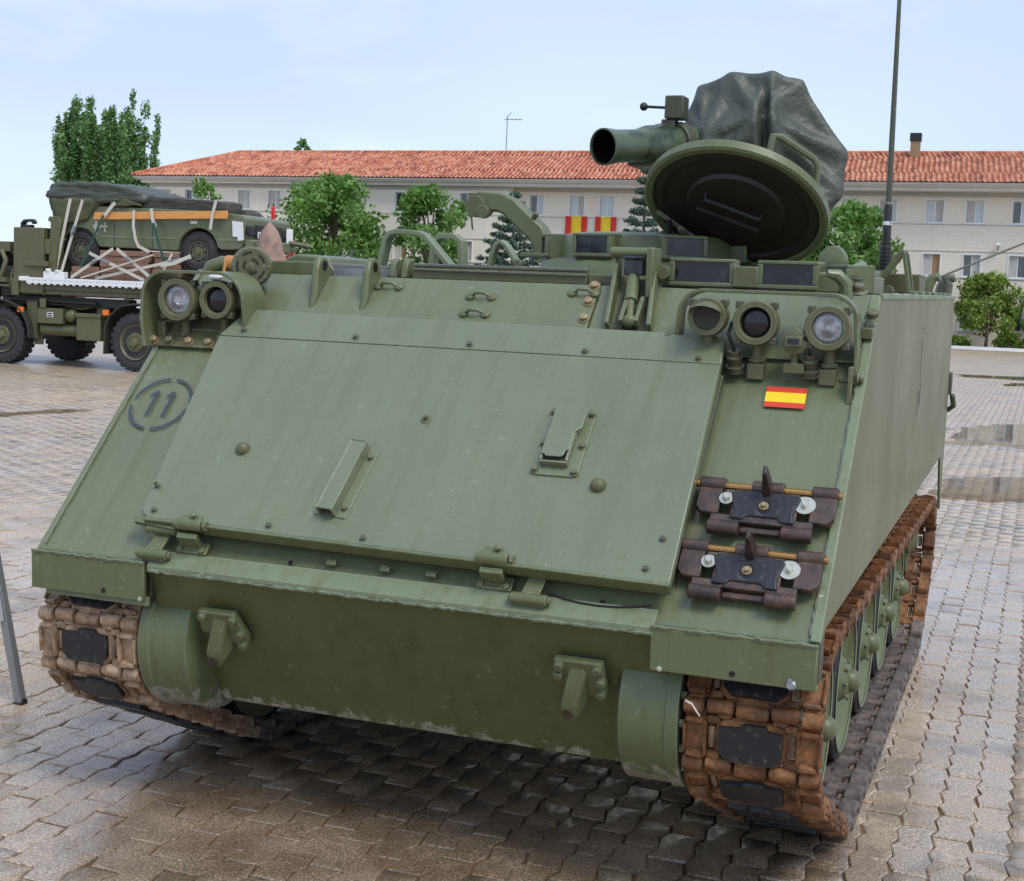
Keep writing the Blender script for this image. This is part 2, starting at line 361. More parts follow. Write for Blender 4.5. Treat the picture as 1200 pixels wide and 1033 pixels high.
t.bump(t.math('SUBTRACT', t.noise(po, 60, 4), t.math('MULTIPLY', bk.outputs['Fac'], 1.4)), .35, .008)
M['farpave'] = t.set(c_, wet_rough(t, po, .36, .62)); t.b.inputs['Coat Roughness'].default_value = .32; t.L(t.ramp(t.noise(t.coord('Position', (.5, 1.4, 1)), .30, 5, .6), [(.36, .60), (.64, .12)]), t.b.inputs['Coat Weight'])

mb = MB()
B = 900
xs = [-B, RX0, RX1, B]; ys = [-B, RY0, RY1, B]
for i in range(3):
    for j in range(3):
        if i == 1 and j == 1: continue
        mb.add([(xs[i], ys[j], -.003), (xs[i + 1], ys[j], -.003), (xs[i + 1], ys[j + 1], -.003), (xs[i], ys[j + 1], -.003)], [(0, 1, 2, 3)])
struct('parade_ground', mb, M['farpave'])
mb = MB(); mb.add([(RX0 - .1, RY0 - .1, -.0075), (RX1 + .1, RY0 - .1, -.0075), (RX1 + .1, RY1 + .1, -.0075), (RX0 - .1, RY1 + .1, -.014)], [(0, 1, 2, 3)])
paving = struct('paving', mb, M['joint'])

def paver_outline(phase, inset):
    A = .0085; pts = []
    ysd = [0, .075, .15, .225]
    off = [A if ((i + phase) % 2 == 0) else -A for i in range(4)]
    sh_ = [0, .014, -.014, 0] if phase == 0 else [0, -.014, .014, 0]
    e_ = inset + .0018; yy = [e_, .075 + sh_[1], .15 + sh_[2], PL - e_]
    for y, o in zip(yy, off): pts.append((PW / 2 - inset + o, y - PL / 2))
    for y, o in zip(yy[::-1], off[::-1]): pts.append((-PW / 2 + inset + o, y - PL / 2))
    return pts
def paver_geo(phase, jit=None):
    a = paver_outline(phase, .0056); b = paver_outline(phase, .0020); vs = []
    if jit is not None:
        a = [(x + q[0], y + q[1]) for (x, y), q in zip(a, jit)]; b = [(x + q[2], y + q[3]) for (x, y), q in zip(b, jit)]
    cx = 0
    vs += [(x, y, 0) for x, y in a] + [(x, y, -.0036) for x, y in b] + [(x, y, -.030) for x, y in b]
    fs = [tuple(range(8))] + [(i + 8, (i + 1) % 8 + 8, (i + 1) % 8, i) for i in range(8)] + [(i + 16, (i + 1) % 8 + 16, (i + 1) % 8 + 8, i + 8) for i in range(8)]
    return vs, fs
bricks = []
ci = 0; x = RX0 + PW / 2
while x < RX1 - .05:
    kst = int(RNG.integers(0, 3)) if ci % 2 else int(RNG.integers(0, 2))
    y = RY0 + PL / 2 + .075 * ((ci * 2) % 3) ; kk = int(((ci * 2) % 3)) % 2
    while y < RY1 - .1:
        bricks.append((x, y, kk)); y += PL; kk = (kk + 1) % 2
    x += PW; ci += 1
bp = np.array([(b[0], b[1], 0) for b in bricks]); ph = np.array([b[2] for b in bricks])
d = bp - np.array(CAM); zz = d @ np.array(cw); px = 600 + 1637.8 * (d @ np.array(cr)) / zz; py = 516.5 - 1637.8 * (d @ np.array(cu)) / zz
vis = (zz > .5) & (px > 0) & (px < 1200) & (py < 1033) & (py > 0)
for f in np.linspace(.25, .98, 40):           # stones the carrier stands in front of
    q = np.array(CAM) + d * f
    vis &= ~((abs(q[:, 0]) < 1.27) & (q[:, 1] > np.maximum(0, q[:, 2] - .9)) & (q[:, 1] < 4.8) & (q[:, 2] < 1.8) & (q[:, 2] > .42))
vis &= ~((abs(bp[:, 0]) < 1.2) & (bp[:, 1] > .55))
score = np.where(vis, 1 / (d ** 2).sum(1), 0)
order = np.argsort(-score); single = order[:300]; rest = order[300:]
hz = RNG.normal(0, .0016, len(bricks)).clip(-.004, .003)
pm = []
for p_ in (0, 1):
    pm.append([])
    for q_ in range(14):
        jt = RNG.normal(0, .0026, (8, 4)); jt[:, 2:] = jt[:, :2] * .6 + jt[:, 2:] * .5
        if q_ % 3 == 0: jt[RNG.integers(0, 8), :] *= 3.2
        vs, fs = paver_geo(p_, jt); m_ = MB(); m_.add(vs, fs); pm[p_].append(m_.mesh('paving_stone', M['paver'], 0))
for i in single:
    o = bpy.data.objects.new('paving_stone', pm[ph[i]][int(RNG.integers(0, 14))]); col.objects.link(o)
    e = RNG.normal(0, .006, 3)
    place(o, paving, Matrix.Translation((bp[i, 0], bp[i, 1], hz[i])) @ Matrix.Rotation(e[0], 4, 'X') @ Matrix.Rotation(e[1], 4, 'Y') @ Matrix.Rotation(e[2] * .8, 4, 'Z'))
V_, F_ = [], []
G0 = [paver_geo(0), paver_geo(1)]
fl = G0[0][1]; gv = np.array([np.array(G0[0][0]), np.array(G0[1][0])])
n = len(rest); vv = gv[ph[rest]].copy()
tl = RNG.normal(0, .006, (n, 2)); vv[:, :, 2] += hz[rest][:, None] + vv[:, :, 0] * tl[:, :1] + vv[:, :, 1] * tl[:, 1:]
J_ = RNG.normal(0, .0022, (n, 8, 2)); vv[:, :8, :2] += J_ + RNG.normal(0, .0016, (n, 8, 2)); vv[:, 8:16, :2] += J_; vv[:, 16:, :2] += J_
vv[:, :, :2] += bp[rest][:, None, :2]; vv[:, :, 2] = np.minimum(vv[:, :, 2], .0035)
me = bpy.data.meshes.new('paving_stones'); me.vertices.add(n * 24); me.vertices.foreach_set('co', vv.reshape(-1).astype(np.float32))
loops = np.concatenate([np.array(q) for q in fl]); cnt = np.array([len(q) for q in fl]); L_ = len(loops)
al = (loops[None, :] + 24 * np.arange(n)[:, None]).reshape(-1)
me.loops.add(len(al)); me.loops.foreach_set('vertex_index', al.astype(np.int32))
st_ = np.concatenate([[0], np.cumsum(cnt)[:-1]]); stt = (st_[None, :] + L_ * np.arange(n)[:, None]).reshape(-1)
me.polygons.add(n * len(fl)); me.polygons.foreach_set('loop_start', stt.astype(np.int32))
me.update(calc_edges=True); me.validate(); me.materials.append(M['paver'])
o = bpy.data.objects.new('paving_stones', me); col.objects.link(o); place(o, paving, ID); o['kind'] = 'stuff'

# water standing on the paving
t = NT('puddle_water'); fr = t.n('ShaderNodeFresnel'); fr.inputs[0].default_value = 1.33
tr = t.n('ShaderNodeBsdfTransparent'); tr.inputs[0].default_value = (.96, .96, .97, 1); gl = t.n('ShaderNodeBsdfGlossy'); gl.inputs['Roughness'].default_value = .015
wb = t.n('ShaderNodeBump'); wb.inputs['Strength'].default_value = .02; wb.inputs['Distance'].default_value = .01; t.L(t.noise(t.coord('Position', (3, 1, 1)), 5, 3), wb.inputs['Height']); t.L(wb.outputs[0], gl.inputs['Normal'])
ms = t.n('ShaderNodeMixShader'); t.L(fr.outputs[0], ms.inputs[0]); t.L(tr.outputs[0], ms.inputs[1]); t.L(gl.outputs[0], ms.inputs[2]); t.L(ms.outputs[0], t.out.inputs[0]); M['water'] = t.m
PUD = [[(.599, 17.449), (.667, 19.054), (.942, 20.083), (1.579, 21.121), (2.6, 21.9), (3.6, 19.8), (3.4, 16.9), (1.96, 15.964), (1.641, 16.075), (1.303, 16.592), (.986, 16.17), (.676, 16.171)],
 [(.84, 11.3), (.931, 11.957), (1.246, 12.382), (1.684, 12.548), (2.4, 12.8), (2.9, 11.6), (2.016, 10.565), (1.71, 10.475), (1.449, 10.151), (1.176, 10.219), (.978, 10.141), (.85, 10.5)],
 [(-.56, 40.713), (-.116, 40.9), (.604, 41.113), (1.328, 41.531), (3.5, 41.8), (3.4, 39.3), (1.135, 38.656), (.435, 38.867), (-.391, 38.914)],
 [(.872, 35.453), (1.381, 37.254), (1.82, 37.874), (3.2, 37.9), (3.0, 35.3), (1.407, 35.153), (.998, 34.598)],
 [(-11.6, 10.3), (-10.619, 10.99), (-10.652, 11.701), (-10.465, 11.908), (-10.195, 12.011), (-10.146, 11.5), (-10.288, 11.166), (-10.385, 10.712), (-10.374, 10.386)],
 [(1.482, .725), (1.507, .79), (1.537, .887), (1.578, .915), (1.585, .86), (1.60, .82), (1.566, .773), (1.528, .726)],
 [(1.672, .915), (1.722, .971), (1.78, .954), (1.827, .961), (1.84, .83), (1.752, .85)]]
for q in PUD:
    pts = []
    for i in range(len(q)):
        a, b = Vector(q[i]), Vector(q[(i + 1) % len(q)]); L0 = (b - a).length; nn = Vector((b.y - a.y, a.x - b.x))
        for j in range(6):
            u = j / 6; p = a.lerp(b, u); w_ = noise.noise(Vector((p.x * 3, p.y * 3, 2.2))) * .22 + noise.noise(Vector((p.x * 11, p.y * 11, 1))) * .10
            pts.append(p + nn * w_ * min(1, .8))
    ar = sum(pts[i].x * pts[(i + 1) % len(pts)].y - pts[(i + 1) % len(pts)].x * pts[i].y for i in range(len(pts)))
    if ar < 0: pts = pts[::-1]
    mb = MB(); mb.add([(p.x, p.y, .0045) for p in pts], [tuple(range(len(pts)))])
    me = bpy.data.meshes.new('puddle'); me.from_pydata(mb.v, [], mb.f); me.materials.append(M['water']); o = bpy.data.objects.new('puddle', me); col.objects.link(o); o['kind'] = 'structure'
# kerb and planting bed in front of the barracks
t = NT('planting_soil'); po = t.coord('Position'); c_ = t.mix(t.noise(po, 4, 6), (.05, .04, .026), (.10, .08, .05)); M['soil'] = t.set(c_, .9)
mb = MB(); mb.box(-75, 40, 76.9, 80.2, -.05, .10); struct('planting_bed', mb, M['soil'])
mb = MB(); mb.box(-75, 40, 76.65, 76.895, -.05, .16); struct('kerb', mb, M['white'])

# ------------------------------------------------------------------ barracks
t = NT('cream_block_wall'); co = t.coord('Object')
sep = t.n('ShaderNodeSeparateXYZ'); t.L(co, sep.inputs[0]); cmb = t.n('ShaderNodeCombineXYZ')
t.L(t.math('ADD', sep.outputs[0], sep.outputs[1]), cmb.inputs[0]); t.L(sep.outputs[2], cmb.inputs[1])
bk = t.n('ShaderNodeTexBrick'); bk.inputs['Scale'].default_value = 1; bk.inputs['Brick Width'].default_value = .62; bk.inputs['Row Height'].default_value = .235
bk.inputs['Mortar Size'].default_value = .018; bk.inputs['Color1'].default_value = (.79, .715, .60, 1); bk.inputs['Color2'].default_value = (.80, .73, .62, 1); bk.inputs['Mortar'].default_value = (.74, .655, .54, 1)
t.L(cmb.outputs[0], bk.inputs[0])
c_ = t.mix(t.ramp(t.noise(t.coord('Object', (1.2, 1, .25)), .7, 6, .6), [(.42, 0.0), (.75, .55)]), bk.outputs[0], (.70, .62, .52))
t.bump(bk.outputs['Fac'], -.25, .02); M['wall'] = t.set(c_, .85)
M['band'] = plain('grey_concrete_band', (.45, .43, .39), .85, var=.2, scale=2)
M['cornice'] = plain('pale_cornice', (.66, .63, .58), .8, var=.15, scale=1.5)
M['winframe'] = plain('white_window_frame', (.78, .78, .76), .45, var=.05)
M['curtain'] = plain('pale_curtain', (.55, .53, .50), .9, var=.25, scale=3)
M['curtain_ochre'] = plain('ochre_shutter', (.42, .26, .14), .8, var=.15, scale=3)
M['room'] = plain('dark_room', (.035, .04, .05), .9)
t = NT('window_pane'); M['pane'] = t.set((.045, .055, .07), .03); t.b.inputs['Specular IOR Level'].default_value = .9
M['pane_pale'] = plain('pale_window_pane', (.52, .57, .60), .12, var=.12, scale=1)  # opaque pale pane, most common in the right wing's upper row
t = NT('clay_roof_tiles'); co = t.coord('Object')
vt = t.n('ShaderNodeTexVoronoi'); vt.inputs['Scale'].default_value = 1; vt.inputs['Randomness'].default_value = .25
t.L(t.coord('Object', (3.33, 2.4, .01)), vt.inputs[0])
sp_ = t.n('ShaderNodeSeparateColor'); t.L(vt.outputs['Color'], sp_.inputs[0])
f_ = t.math('ADD', t.math('MULTIPLY', sp_.outputs[0], .55), t.math('MULTIPLY', t.noise(co, .9, 5, .65), .75))
c_ = t.ramp(f_, [(.34, (.17, .060, .040)), (.47, (.36, .110, .055)), (.66, (.45, .140, .068)), (.90, (.52, .24, .14))])
M['tile'] = t.set(c_, .75)
M['chimney'] = plain('sooty_ochre_render', (.24, .17, .10), .9, var=.6, scale=1.2)

bk_ = thing('barracks', 'long three storey cream block barracks with red tiled hipped roof', 'building', (-25, 80, 0))
YR, YL, XJ, XW, XE = 80.55, 79.75, -30.3, -57.2, 32.0
def wall_with_holes(name, x0, x1, y, th, holes, mat):
    xs_ = sorted({x0, x1, *[h[0] for h in holes], *[h[1] for h in holes]}); zs_ = sorted({0.0, 8.75, *[h[2] for h in holes], *[h[3] for h in holes]})
    m_ = MB()
    for i in range(len(xs_) - 1):
        for j in range(len(zs_) - 1):
            cx, cz = (xs_[i] + xs_[i + 1]) / 2, (zs_[j] + zs_[j + 1]) / 2
            if any(h[0] < cx < h[1] and h[2] < cz < h[3] for h in holes): continue
            m_.add([(xs_[i], y, zs_[j]), (xs_[i + 1], y, zs_[j]), (xs_[i + 1], y, zs_[j + 1]), (xs_[i], y, zs_[j + 1])], [(0, 1, 2, 3)])
    for a, b, c, e in holes:
        m_.add([(a, y, c), (b, y, c), (b, y, e), (a, y, e), (a, y + th, c), (b, y + th, c), (b, y + th, e), (a, y + th, e)], [(0, 4, 5, 1), (1, 5, 6, 2), (2, 6, 7, 3), (3, 7, 4, 0)])
    return part(name, m_, mat, bk_, smooth=0)
rows = [(7.07, 8.33), (4.04, 5.27), (1.02, 2.43)]
Lx = [-56.0, -53.9, -49.65, -47.3, -43.5, -41.2, -37.85, -36.2, -33.25]
Rx_ = [-28.78, -26.1, -24.12, -20.9, -18.6, -15.6, -13.2, -9.3, -7.12, -4.52, -2.32, .15, 2.3, 5.2, 7.6, 10.5, 13, 16, 19, 22, 25, 28]
WIN = []
for xs_, y in ((Lx, YL), (Rx_, YR)):
    for i, x in enumerate(xs_):
        for r_, (z0, z1) in enumerate(rows): WIN.append((x, z0, z1, y, i, r_))
wall_with_holes('wall', XW, XJ, YL, .28, [(w_[0] - .48, w_[0] + .48, w_[1], w_[2]) for w_ in WIN if w_[3] == YL], M['wall'])
wall_with_holes('wall', XJ, XE, YR, .28, [(w_[0] - .48, w_[0] + .48, w_[1], w_[2]) for w_ in WIN if w_[3] == YR], M['wall'])
mb = MB(); mb.add([(XJ, YL, 0), (XJ, YR, 0), (XJ, YR, 8.75), (XJ, YL, 8.75)], [(0, 1, 2, 3)]); mb.add([(XW, YL, 0), (XW, YL + 11.6, 0), (XW, YL + 11.6, 8.75), (XW, YL, 8.75)], [(0, 1, 2, 3)])
mb.add([(XE, YR, 0), (XE, YR + 10.8, 0), (XE, YR + 10.8, 8.75), (XE, YR, 8.75)], [(0, 1, 2, 3)]); mb.add([(XW, YL + 11.6, 0), (XE, YL + 11.6, 0), (XE, YL + 11.6, 8.75), (XW, YL + 11.6, 8.75)], [(0, 1, 2, 3)])
part('side_wall', mb, M['wall'], bk_, smooth=0)
mb = MB()
for y, a, b in ((YL, XW - .03, XJ + .03), (YR, XJ + .03, XE)):
    mb.box(a, b, y - .05, y, 8.52, 8.755)
    for z in (5.42, 6.93, 3.90): mb.box(a, b, y - .03, y, z, z + .05)
part('string_course', mb, M['band'], bk_, smooth=0)
mb = MB(); mb.box(XW - .8, XE + .5, YL - .75, YL + 12.2, 8.98, 9.16); mb.box(XW - .5, XE + .3, YL - .45, YL + 12, 8.76, 8.978); part('cornice', mb, M['cornice'], bk_, smooth=0)
fr_m = MB(); fr_m.box(-.54, .54, -.06, .05, -.08, .0); fr_m.box(-.54, .54, -.04, .05, 1.26, 1.32); fr_m.box(-.54, -.47, -.04, .05, .002, 1.258); fr_m.box(.47, .54, -.04, .05, .002, 1.258)
fr_m.box(-.03, .03, .14, .19, .002, 1.258); fr_m.box(-.468, -.42, .14, .19, .002, 1.258); fr_m.box(.42, .468, .14, .19, .002, 1.258); fr_m.box(-.418, -.032, .14, .19, 1.21, 1.258); fr_m.box(.032, .418, .14, .19, 1.21, 1.258); fr_m.box(-.418, -.032, .14, .19, .002, .05); fr_m.box(.032, .418, .14, .19, .002, .05)
fr_me = fr_m.mesh('window', M['winframe'], 0)
pn = MB(); pn.add([(-.195, 0, -.58), (.195, 0, -.58), (.195, 0, .58), (-.195, 0, .58)], [(0, 1, 2, 3)])
pn_me = [pn.mesh('pane', m_, 0) for m_ in (M['pane'], M['pane_pale'])]
cu_m = MB(); cu_m.ribbon([(-.2 + .025 * i, .02 * math.sin(i * 1.9), 0) for i in range(17)], (0, 0, 1), 1.16, .01); cu_me = [cu_m.mesh('curtain', m_, 30) for m_ in (M['curtain'], M['curtain_ochre'])]
rm_m = MB(); rm_m.add([(-.48, 0, -.65), (.48, 0, -.65), (.48, 0, .65), (-.48, 0, .65)], [(0, 1, 2, 3)]); rm_me = rm_m.mesh('shade_backing', M['room'], 0)
for x, z0, z1, y, i, r_ in WIN:
    hide = y == YR and (-22 < x < -10.5 or x > 6) and False
    f = bpy.data.objects.new('window', fr_me); col.objects.link(f); S = Matrix.Diagonal((1, 1, (z1 - z0) / 1.26, 1)); wm = Matrix.Translation((x, y, z0)) @ S
    place(f, bk_, wm)
    rr = random.Random(int(x * 100) * 7 + r_)
    for sx in (-.225, .225):
        p = bpy.data.objects.new('pane', pn_me[1 if (rr.random() < (.85 if r_ == 0 and y == YR else .35 if r_ == 0 else .15)) else 0]); col.objects.link(p); place(p, f, wm @ Matrix.Translation((sx, .165, .63)))
    for sx in (-.235, .235):
        if rr.random() < .45:
            c = bpy.data.objects.new('curtain', cu_me[1 if (r_ == 1 and rr.random() < .3) else 0]); col.objects.link(c); place(c, f, wm @ Matrix.Translation((sx, .135, .63)))
    b = bpy.data.objects.new('shade_backing', rm_me); col.objects.link(b); place(b, f, wm @ Matrix.Translation((0, .275, .63)))
mb = MB(); mb.tube([(XW + .1, YL - .12, .1), (XW + .1, YL - .12, 8.6)], .055, 6); part('downpipe', mb, M['cornice'], bk_, smooth=60)
mb = MB(); mb.tube([(XJ + .25, YR - .12, .1), (XJ + .25, YR - .12, 8.6)], .055, 6); part('downpipe', mb, M['cornice'], bk_, smooth=60)
mb = MB(); mb.ribbon([(XW - .9, YL - .82, 9.13), (XE + .5, YL - .82, 9.13)], (0, 1, 0), .14, .10); part('gutter', mb, M['band'], bk_, smooth=0)
# hipped roof, corrugated tile courses
def tile_plane(m_, O, ux, up, wid0, wid1, cut0, cut1, rise, rows_):
    # O eave start, ux along the eave, up per unit slope; cut0/cut1: how far ends draw in at the ridge
    per = .30
    for r_ in range(rows_):
        a, b = r_ / rows_, (r_ + 1) / rows_
        x0, x1 = wid0 + cut0 * a, wid1 - cut1 * a
        nn = max(2, int((x1 - x0) / per)) * 3
        base = len(m_.v)
        for f_, lift in ((a, .022), (b, .0)):
            for i in range(nn + 1):
                xx = x0 + (x1 - x0) * i / nn
                hh = .10 * (.5 + .5 * math.cos(2 * math.pi * i / 3)) + lift
                xe = min(max(xx, wid0 + cut0 * f_), wid1 - cut1 * f_)
                p = Vector(O) + Vector(ux) * xe + Vector(up) * f_ + Vector((0, 0, hh)); m_.v.append(tuple(p))
        for i in range(nn): m_.f.append((base + i, base + i + 1, base + nn + 2 + i, base + nn + 1 + i)); m_.mi.append(0)
E0, RZ, EZ = YL - .95, 11.5, 9.17
HD = 6.9
mb = MB(); tile_plane(mb, (0, E0, EZ), (1, 0, 0), (0, HD, RZ - EZ), XW - .95, XE + .6, HD * .62, .3, 0, 17)
mb2 = MB(); tile_plane(mb2, (XW - .95, 0, EZ), (0, 1, 0), (HD * .62, 0, RZ - EZ), E0, E0 + 2 * HD, HD, HD, 0, 17)
rf = part('roof', MB().add([(XW - .9, E0 + .05, EZ - .02), (XE + .6, E0 + .05, EZ - .02), (XE + .6, E0 + HD, RZ - .02), (XW - .9 + HD * .62, E0 + HD, RZ - .02), (XW - .9, E0 + 2 * HD, EZ - .02), (XE + .6, E0 + 2 * HD, EZ - .02)], [(0, 1, 2, 3), (0, 3, 4), (3, 2, 5, 4)]), M['tile'], bk_, smooth=0)
o = part('roof_tiles', mb, M['tile'], rf, smooth=60, kind='stuff'); o = part('roof_tiles', mb2, M['tile'], rf, smooth=60, kind='stuff')
mb = MB(); mb.tube([(XW - .9 + HD * .62, E0 + HD, RZ + .05), (XE + .6, E0 + HD, RZ + .05)], .13, 8); mb.tube([(XW - .95, E0, EZ + .1), (XW - .9 + HD * .62, E0 + HD, RZ + .05)], .12, 8); part('ridge_tiles', mb, M['tile'], rf, smooth=60)
mb = MB(); mb.box(-6.5, -5.95, 84.6, 85.15, 10.4, 12.15); part('chimney', mb, M['chimney'], rf, smooth=0, bevel=.02)
mb = MB(); mb.box(-6.56, -5.89, 84.54, 85.21, 12.15, 12.62); part('chimney_cap', mb, M['soot'], rf, smooth=0, bevel=.02)
# aerial on the ridge, wall lamp, banners
a_ = thing('television_aerial', 'thin television aerial standing on the tiled ridge', 'aerial', (-33.0, 85.7, 11.5))
mb = MB(); mb.tube([(-33.0, 85.7, 11.5), (-33.0, 85.7, 14.0)], .035, 6); part('mast', mb, M['steel'], a_)
mb = MB(); mb.tube([(-33.2, 85.7, 13.75), (-31.9, 85.7, 13.7)], .022, 6)
for i in range(5): mb.tube([(-33.1 + .26 * i, 85.4, 13.74), (-33.1 + .26 * i, 86.0, 13.74)], .014, 5)
mb.tube([(-33.0, 85.7, 13.9), (-32.7, 85.7, 14.2)], .02, 5); part('antenna_array', mb, M['steel'], a_)
l_ = thing('wall_lamp', 'white wall lamp on the cream facade above the first floor windows', 'lamp', (-.94, YR, 5.8))
mb = MB(); mb.tube([(-.94, YR, 5.62), (-.94, YR - .25, 5.62), (-.94, YR - .35, 5.75)], .035, 6); part('bracket', mb, M['steel'], l_)
mb = MB(); mb.lathe([(.05, .0), (.2, .06), (.2, .09), (.03, .2)], (-.94, YR - .35, 5.76), (0, 0, 1), 14); part('lamp_shade', mb, M['white'], l_)
def banner(x0, x1, z0, z1, lab):
    b = thing('flag_banner', lab, 'flag', ((x0 + x1) / 2, YR - .12, z1), 'flag banners hung below barracks windows')
    w_ = x1 - x0
    for a, e, m_ in ((0, .26, 'cloth_red'), (.26, .74, 'cloth_yellow'), (.74, 1, 'cloth_red')):
        m = MB(); nx, nz_ = 8, 8; vs = []
        for j in range(nz_ + 1):
            for i in range(nx + 1):
                u = a + (e - a) * i / nx; v = j / nz_
                vs.append((x0 + w_ * u, YR - .13 - .05 * math.sin(u * 15 + v * 2) * (1 - v * .6), z0 + (z1 - z0) * v))
        fs = [(j * (nx + 1) + i, j * (nx + 1) + i + 1, (j + 1) * (nx + 1) + i + 1, (j + 1) * (nx + 1) + i) for j in range(nz_) for i in range(nx)]
        m.add(vs, fs); o = part('stripe', m, M[m_], b, smooth=60)
        s_ = o.modifiers.new('thickness', 'SOLIDIFY'); s_.thickness = .012
banner(-26.75, -25.35, 5.70, 7.03, 'red and yellow banner under an upper window, beside the crane arm')
banner(-24.8, -23.45, 5.70, 7.03, 'red and yellow banner under an upper window, nearer the launcher tube')

# ------------------------------------------------------------------ trees
def leafmat(name, a, b, c):
    t = NT(name); ge = t.n('ShaderNodeNewGeometry')
    po = t.coord('Position')
    f = t.math('ADD', t.math('MULTIPLY', ge.outputs['Random Per Island'], .65), t.math('MULTIPLY', t.noise(po, .8, 4), .45))
    c_ = t.ramp(f, [(.15, a), (.5, b), (.92, c)])
    tl = t.n('ShaderNodeBsdfTranslucent'); t.L(t.mix(1.0, c_, (1.3, 1.5, .6), 'MULTIPLY'), tl.inputs[0])
    ms = t.n('ShaderNodeMixShader'); ms.inputs[0].default_value = .28; t.L(t.b.outputs[0], ms.inputs[1]); t.L(tl.outputs[0], ms.inputs[2]); t.L(ms.outputs[0], t.out.inputs[0])
    return t.set(c_, .5)
M['leaf'] = leafmat('broad_green_leaves', (.055, .125, .026), (.10, .215, .042), (.18, .31, .070))
M['leaf_bright'] = leafmat('bright_green_leaves', (.07, .125, .018), (.15, .235, .030), (.25, .33, .050))
M['leaf_dark'] = leafmat('poplar_leaves', (.065, .145, .045), (.12, .235, .075), (.20, .33, .115))
M['needle'] = leafmat('blue_green_needles', (.035, .07, .05), (.07, .125, .095), (.13, .195, .16))
M['bark'] = plain('grey_brown_bark', (.12, .09, .065), .9, var=.4, scale=5, bump=.6, bscale=20)
def leaves(centres, radii, per, size, mat, rng, flat=.0, aspect=.55, droop=0):
    cs = np.repeat(np.array(centres, float), per, 0); rs = np.repeat(np.array(radii, float).reshape(len(radii), -1) * np.ones(3), per, 0)
    n = len(cs); u = rng.normal(size=(n, 3)); u /= np.linalg.norm(u, axis=1)[:, None]
    p = cs + u * rs * (rng.random((n, 1)) ** .45)
    a = rng.normal(size=(n, 3)); a[:, 2] = a[:, 2] * (1 - flat) - droop; a /= np.linalg.norm(a, axis=1)[:, None]
    b = np.cross(a, rng.normal(size=(n, 3))); b /= np.linalg.norm(b, axis=1)[:, None]
    s = size * rng.uniform(.6, 1.35, (n, 1)); a *= s; b *= s * aspect; nn = np.cross(a, b); nn /= np.linalg.norm(nn, axis=1)[:, None] + 1e-9
    v = np.stack([p - a, p + b + nn * s * .18, p + a, p - b + nn * s * .18], 1).reshape(-1, 3)
    me = bpy.data.meshes.new('crown'); me.vertices.add(n * 4); me.vertices.foreach_set('co', v.reshape(-1).astype(np.float32))
    me.loops.add(n * 6); i0 = np.arange(n)[:, None] * 4; me.loops.foreach_set('vertex_index', (i0 + np.array([[0, 1, 2, 0, 2, 3]])).reshape(-1).astype(np.int32))
    me.polygons.add(n * 2); me.polygons.foreach_set('loop_start', (np.arange(n * 2) * 3).astype(np.int32)); me.update(calc_edges=True); me.materials.append(mat)
    return me
def finish(root, centres, radii, per, size, mat, rng, trunk, limbs, **kw):
    part('crown', leaves(centres, radii, per, size, mat, rng, **kw), None, root)
    m_ = MB(); m_.tube(trunk[0], trunk[1], 8)
    for q in limbs: m_.tube(q[0], q[1], 5)
    part('trunk', m_, M['bark'], root, smooth=60)
def broad(name, label, loc, h, w, zlow, mat, seed, n=34, per=90, size=.15, group=None, cat='tree', tr=.16, dp=1.0):
    rng = np.random.default_rng(seed); root = thing(name, label, cat, loc, group)
    C_, R_ = [], []; x, y, z = loc
    for i in range(n):
        u = rng.random(); a = rng.uniform(0, 6.283); zz = zlow + (h - zlow) * u
        prof = math.sin(math.pi * min(1, (.16 + .80 * u)) ** .9) ** .7
        r = (w / 2) * prof * math.sqrt(rng.uniform(.12, 1)); R = w * rng.uniform(.12, .19)
        C_.append((x + r * math.cos(a), y + r * math.sin(a) * dp, z + min(zz, h - R * .8))); R_.append((R, R, R * rng.uniform(.7, 1.1)))
    C_.append((x + w * rng.uniform(-.06, .06), y, z + h - .3)); R_.append((w * .07, w * .07, .45))
    top = Vector((x, y, z + zlow + (h - zlow) * .55))
    limbs = []
    for c in C_[:16]:
        b = Vector((x, y, z + zlow * .75 + rng.random() * (h - zlow) * .25)); e = Vector(c); mid = b.lerp(e, .55) + Vector((0, 0, .12 * (e - b).length))
        limbs.append(([b, mid, e], [tr * .45, tr * .3, tr * .1]))
    finish(root, C_, R_, per, size, mat, rng, ([Vector(loc), Vector((x + .05, y, z + zlow * .7)), top], [tr, tr * .75, tr * .3]), limbs)
def conifer(name, label, loc, h, w, seed, group=None):
    rng = np.random.default_rng(seed); root = thing(name, label, 'tree', loc, group); C_, R_, limbs = [], [], []
    x, y, z = loc
    lv = 15
    for j in range(lv):
        u = j / (lv - 1); zz = h * (.10 + .88 * u); L0 = (w / 2) * (1 - u) ** .85 + .12
        for i in range(max(3, int(9 - 6 * u))):
            a = i * 6.283 / max(3, int(9 - 6 * u)) + rng.uniform(0, .8); l = L0 * rng.uniform(.7, 1.12)
            for q in (.35, .65, .95):
                C_.append((x + l * q * math.cos(a), y + l * q * math.sin(a), z + zz + .22 * l * (q ** 2) - .05)); R_.append((.25 + .12 * l * (1 - q), .25 + .12 * l * (1 - q), .13))
            limbs.append(([Vector((x, y, z + zz)), Vector((x + l * math.cos(a), y + l * math.sin(a), z + zz + .2 * l))], [.035, .01]))
    finish(root, C_, R_, 48, .13, M['needle'], rng, ([Vector(loc), Vector((x, y, z + h))], [.17, .02]), limbs, aspect=.35)
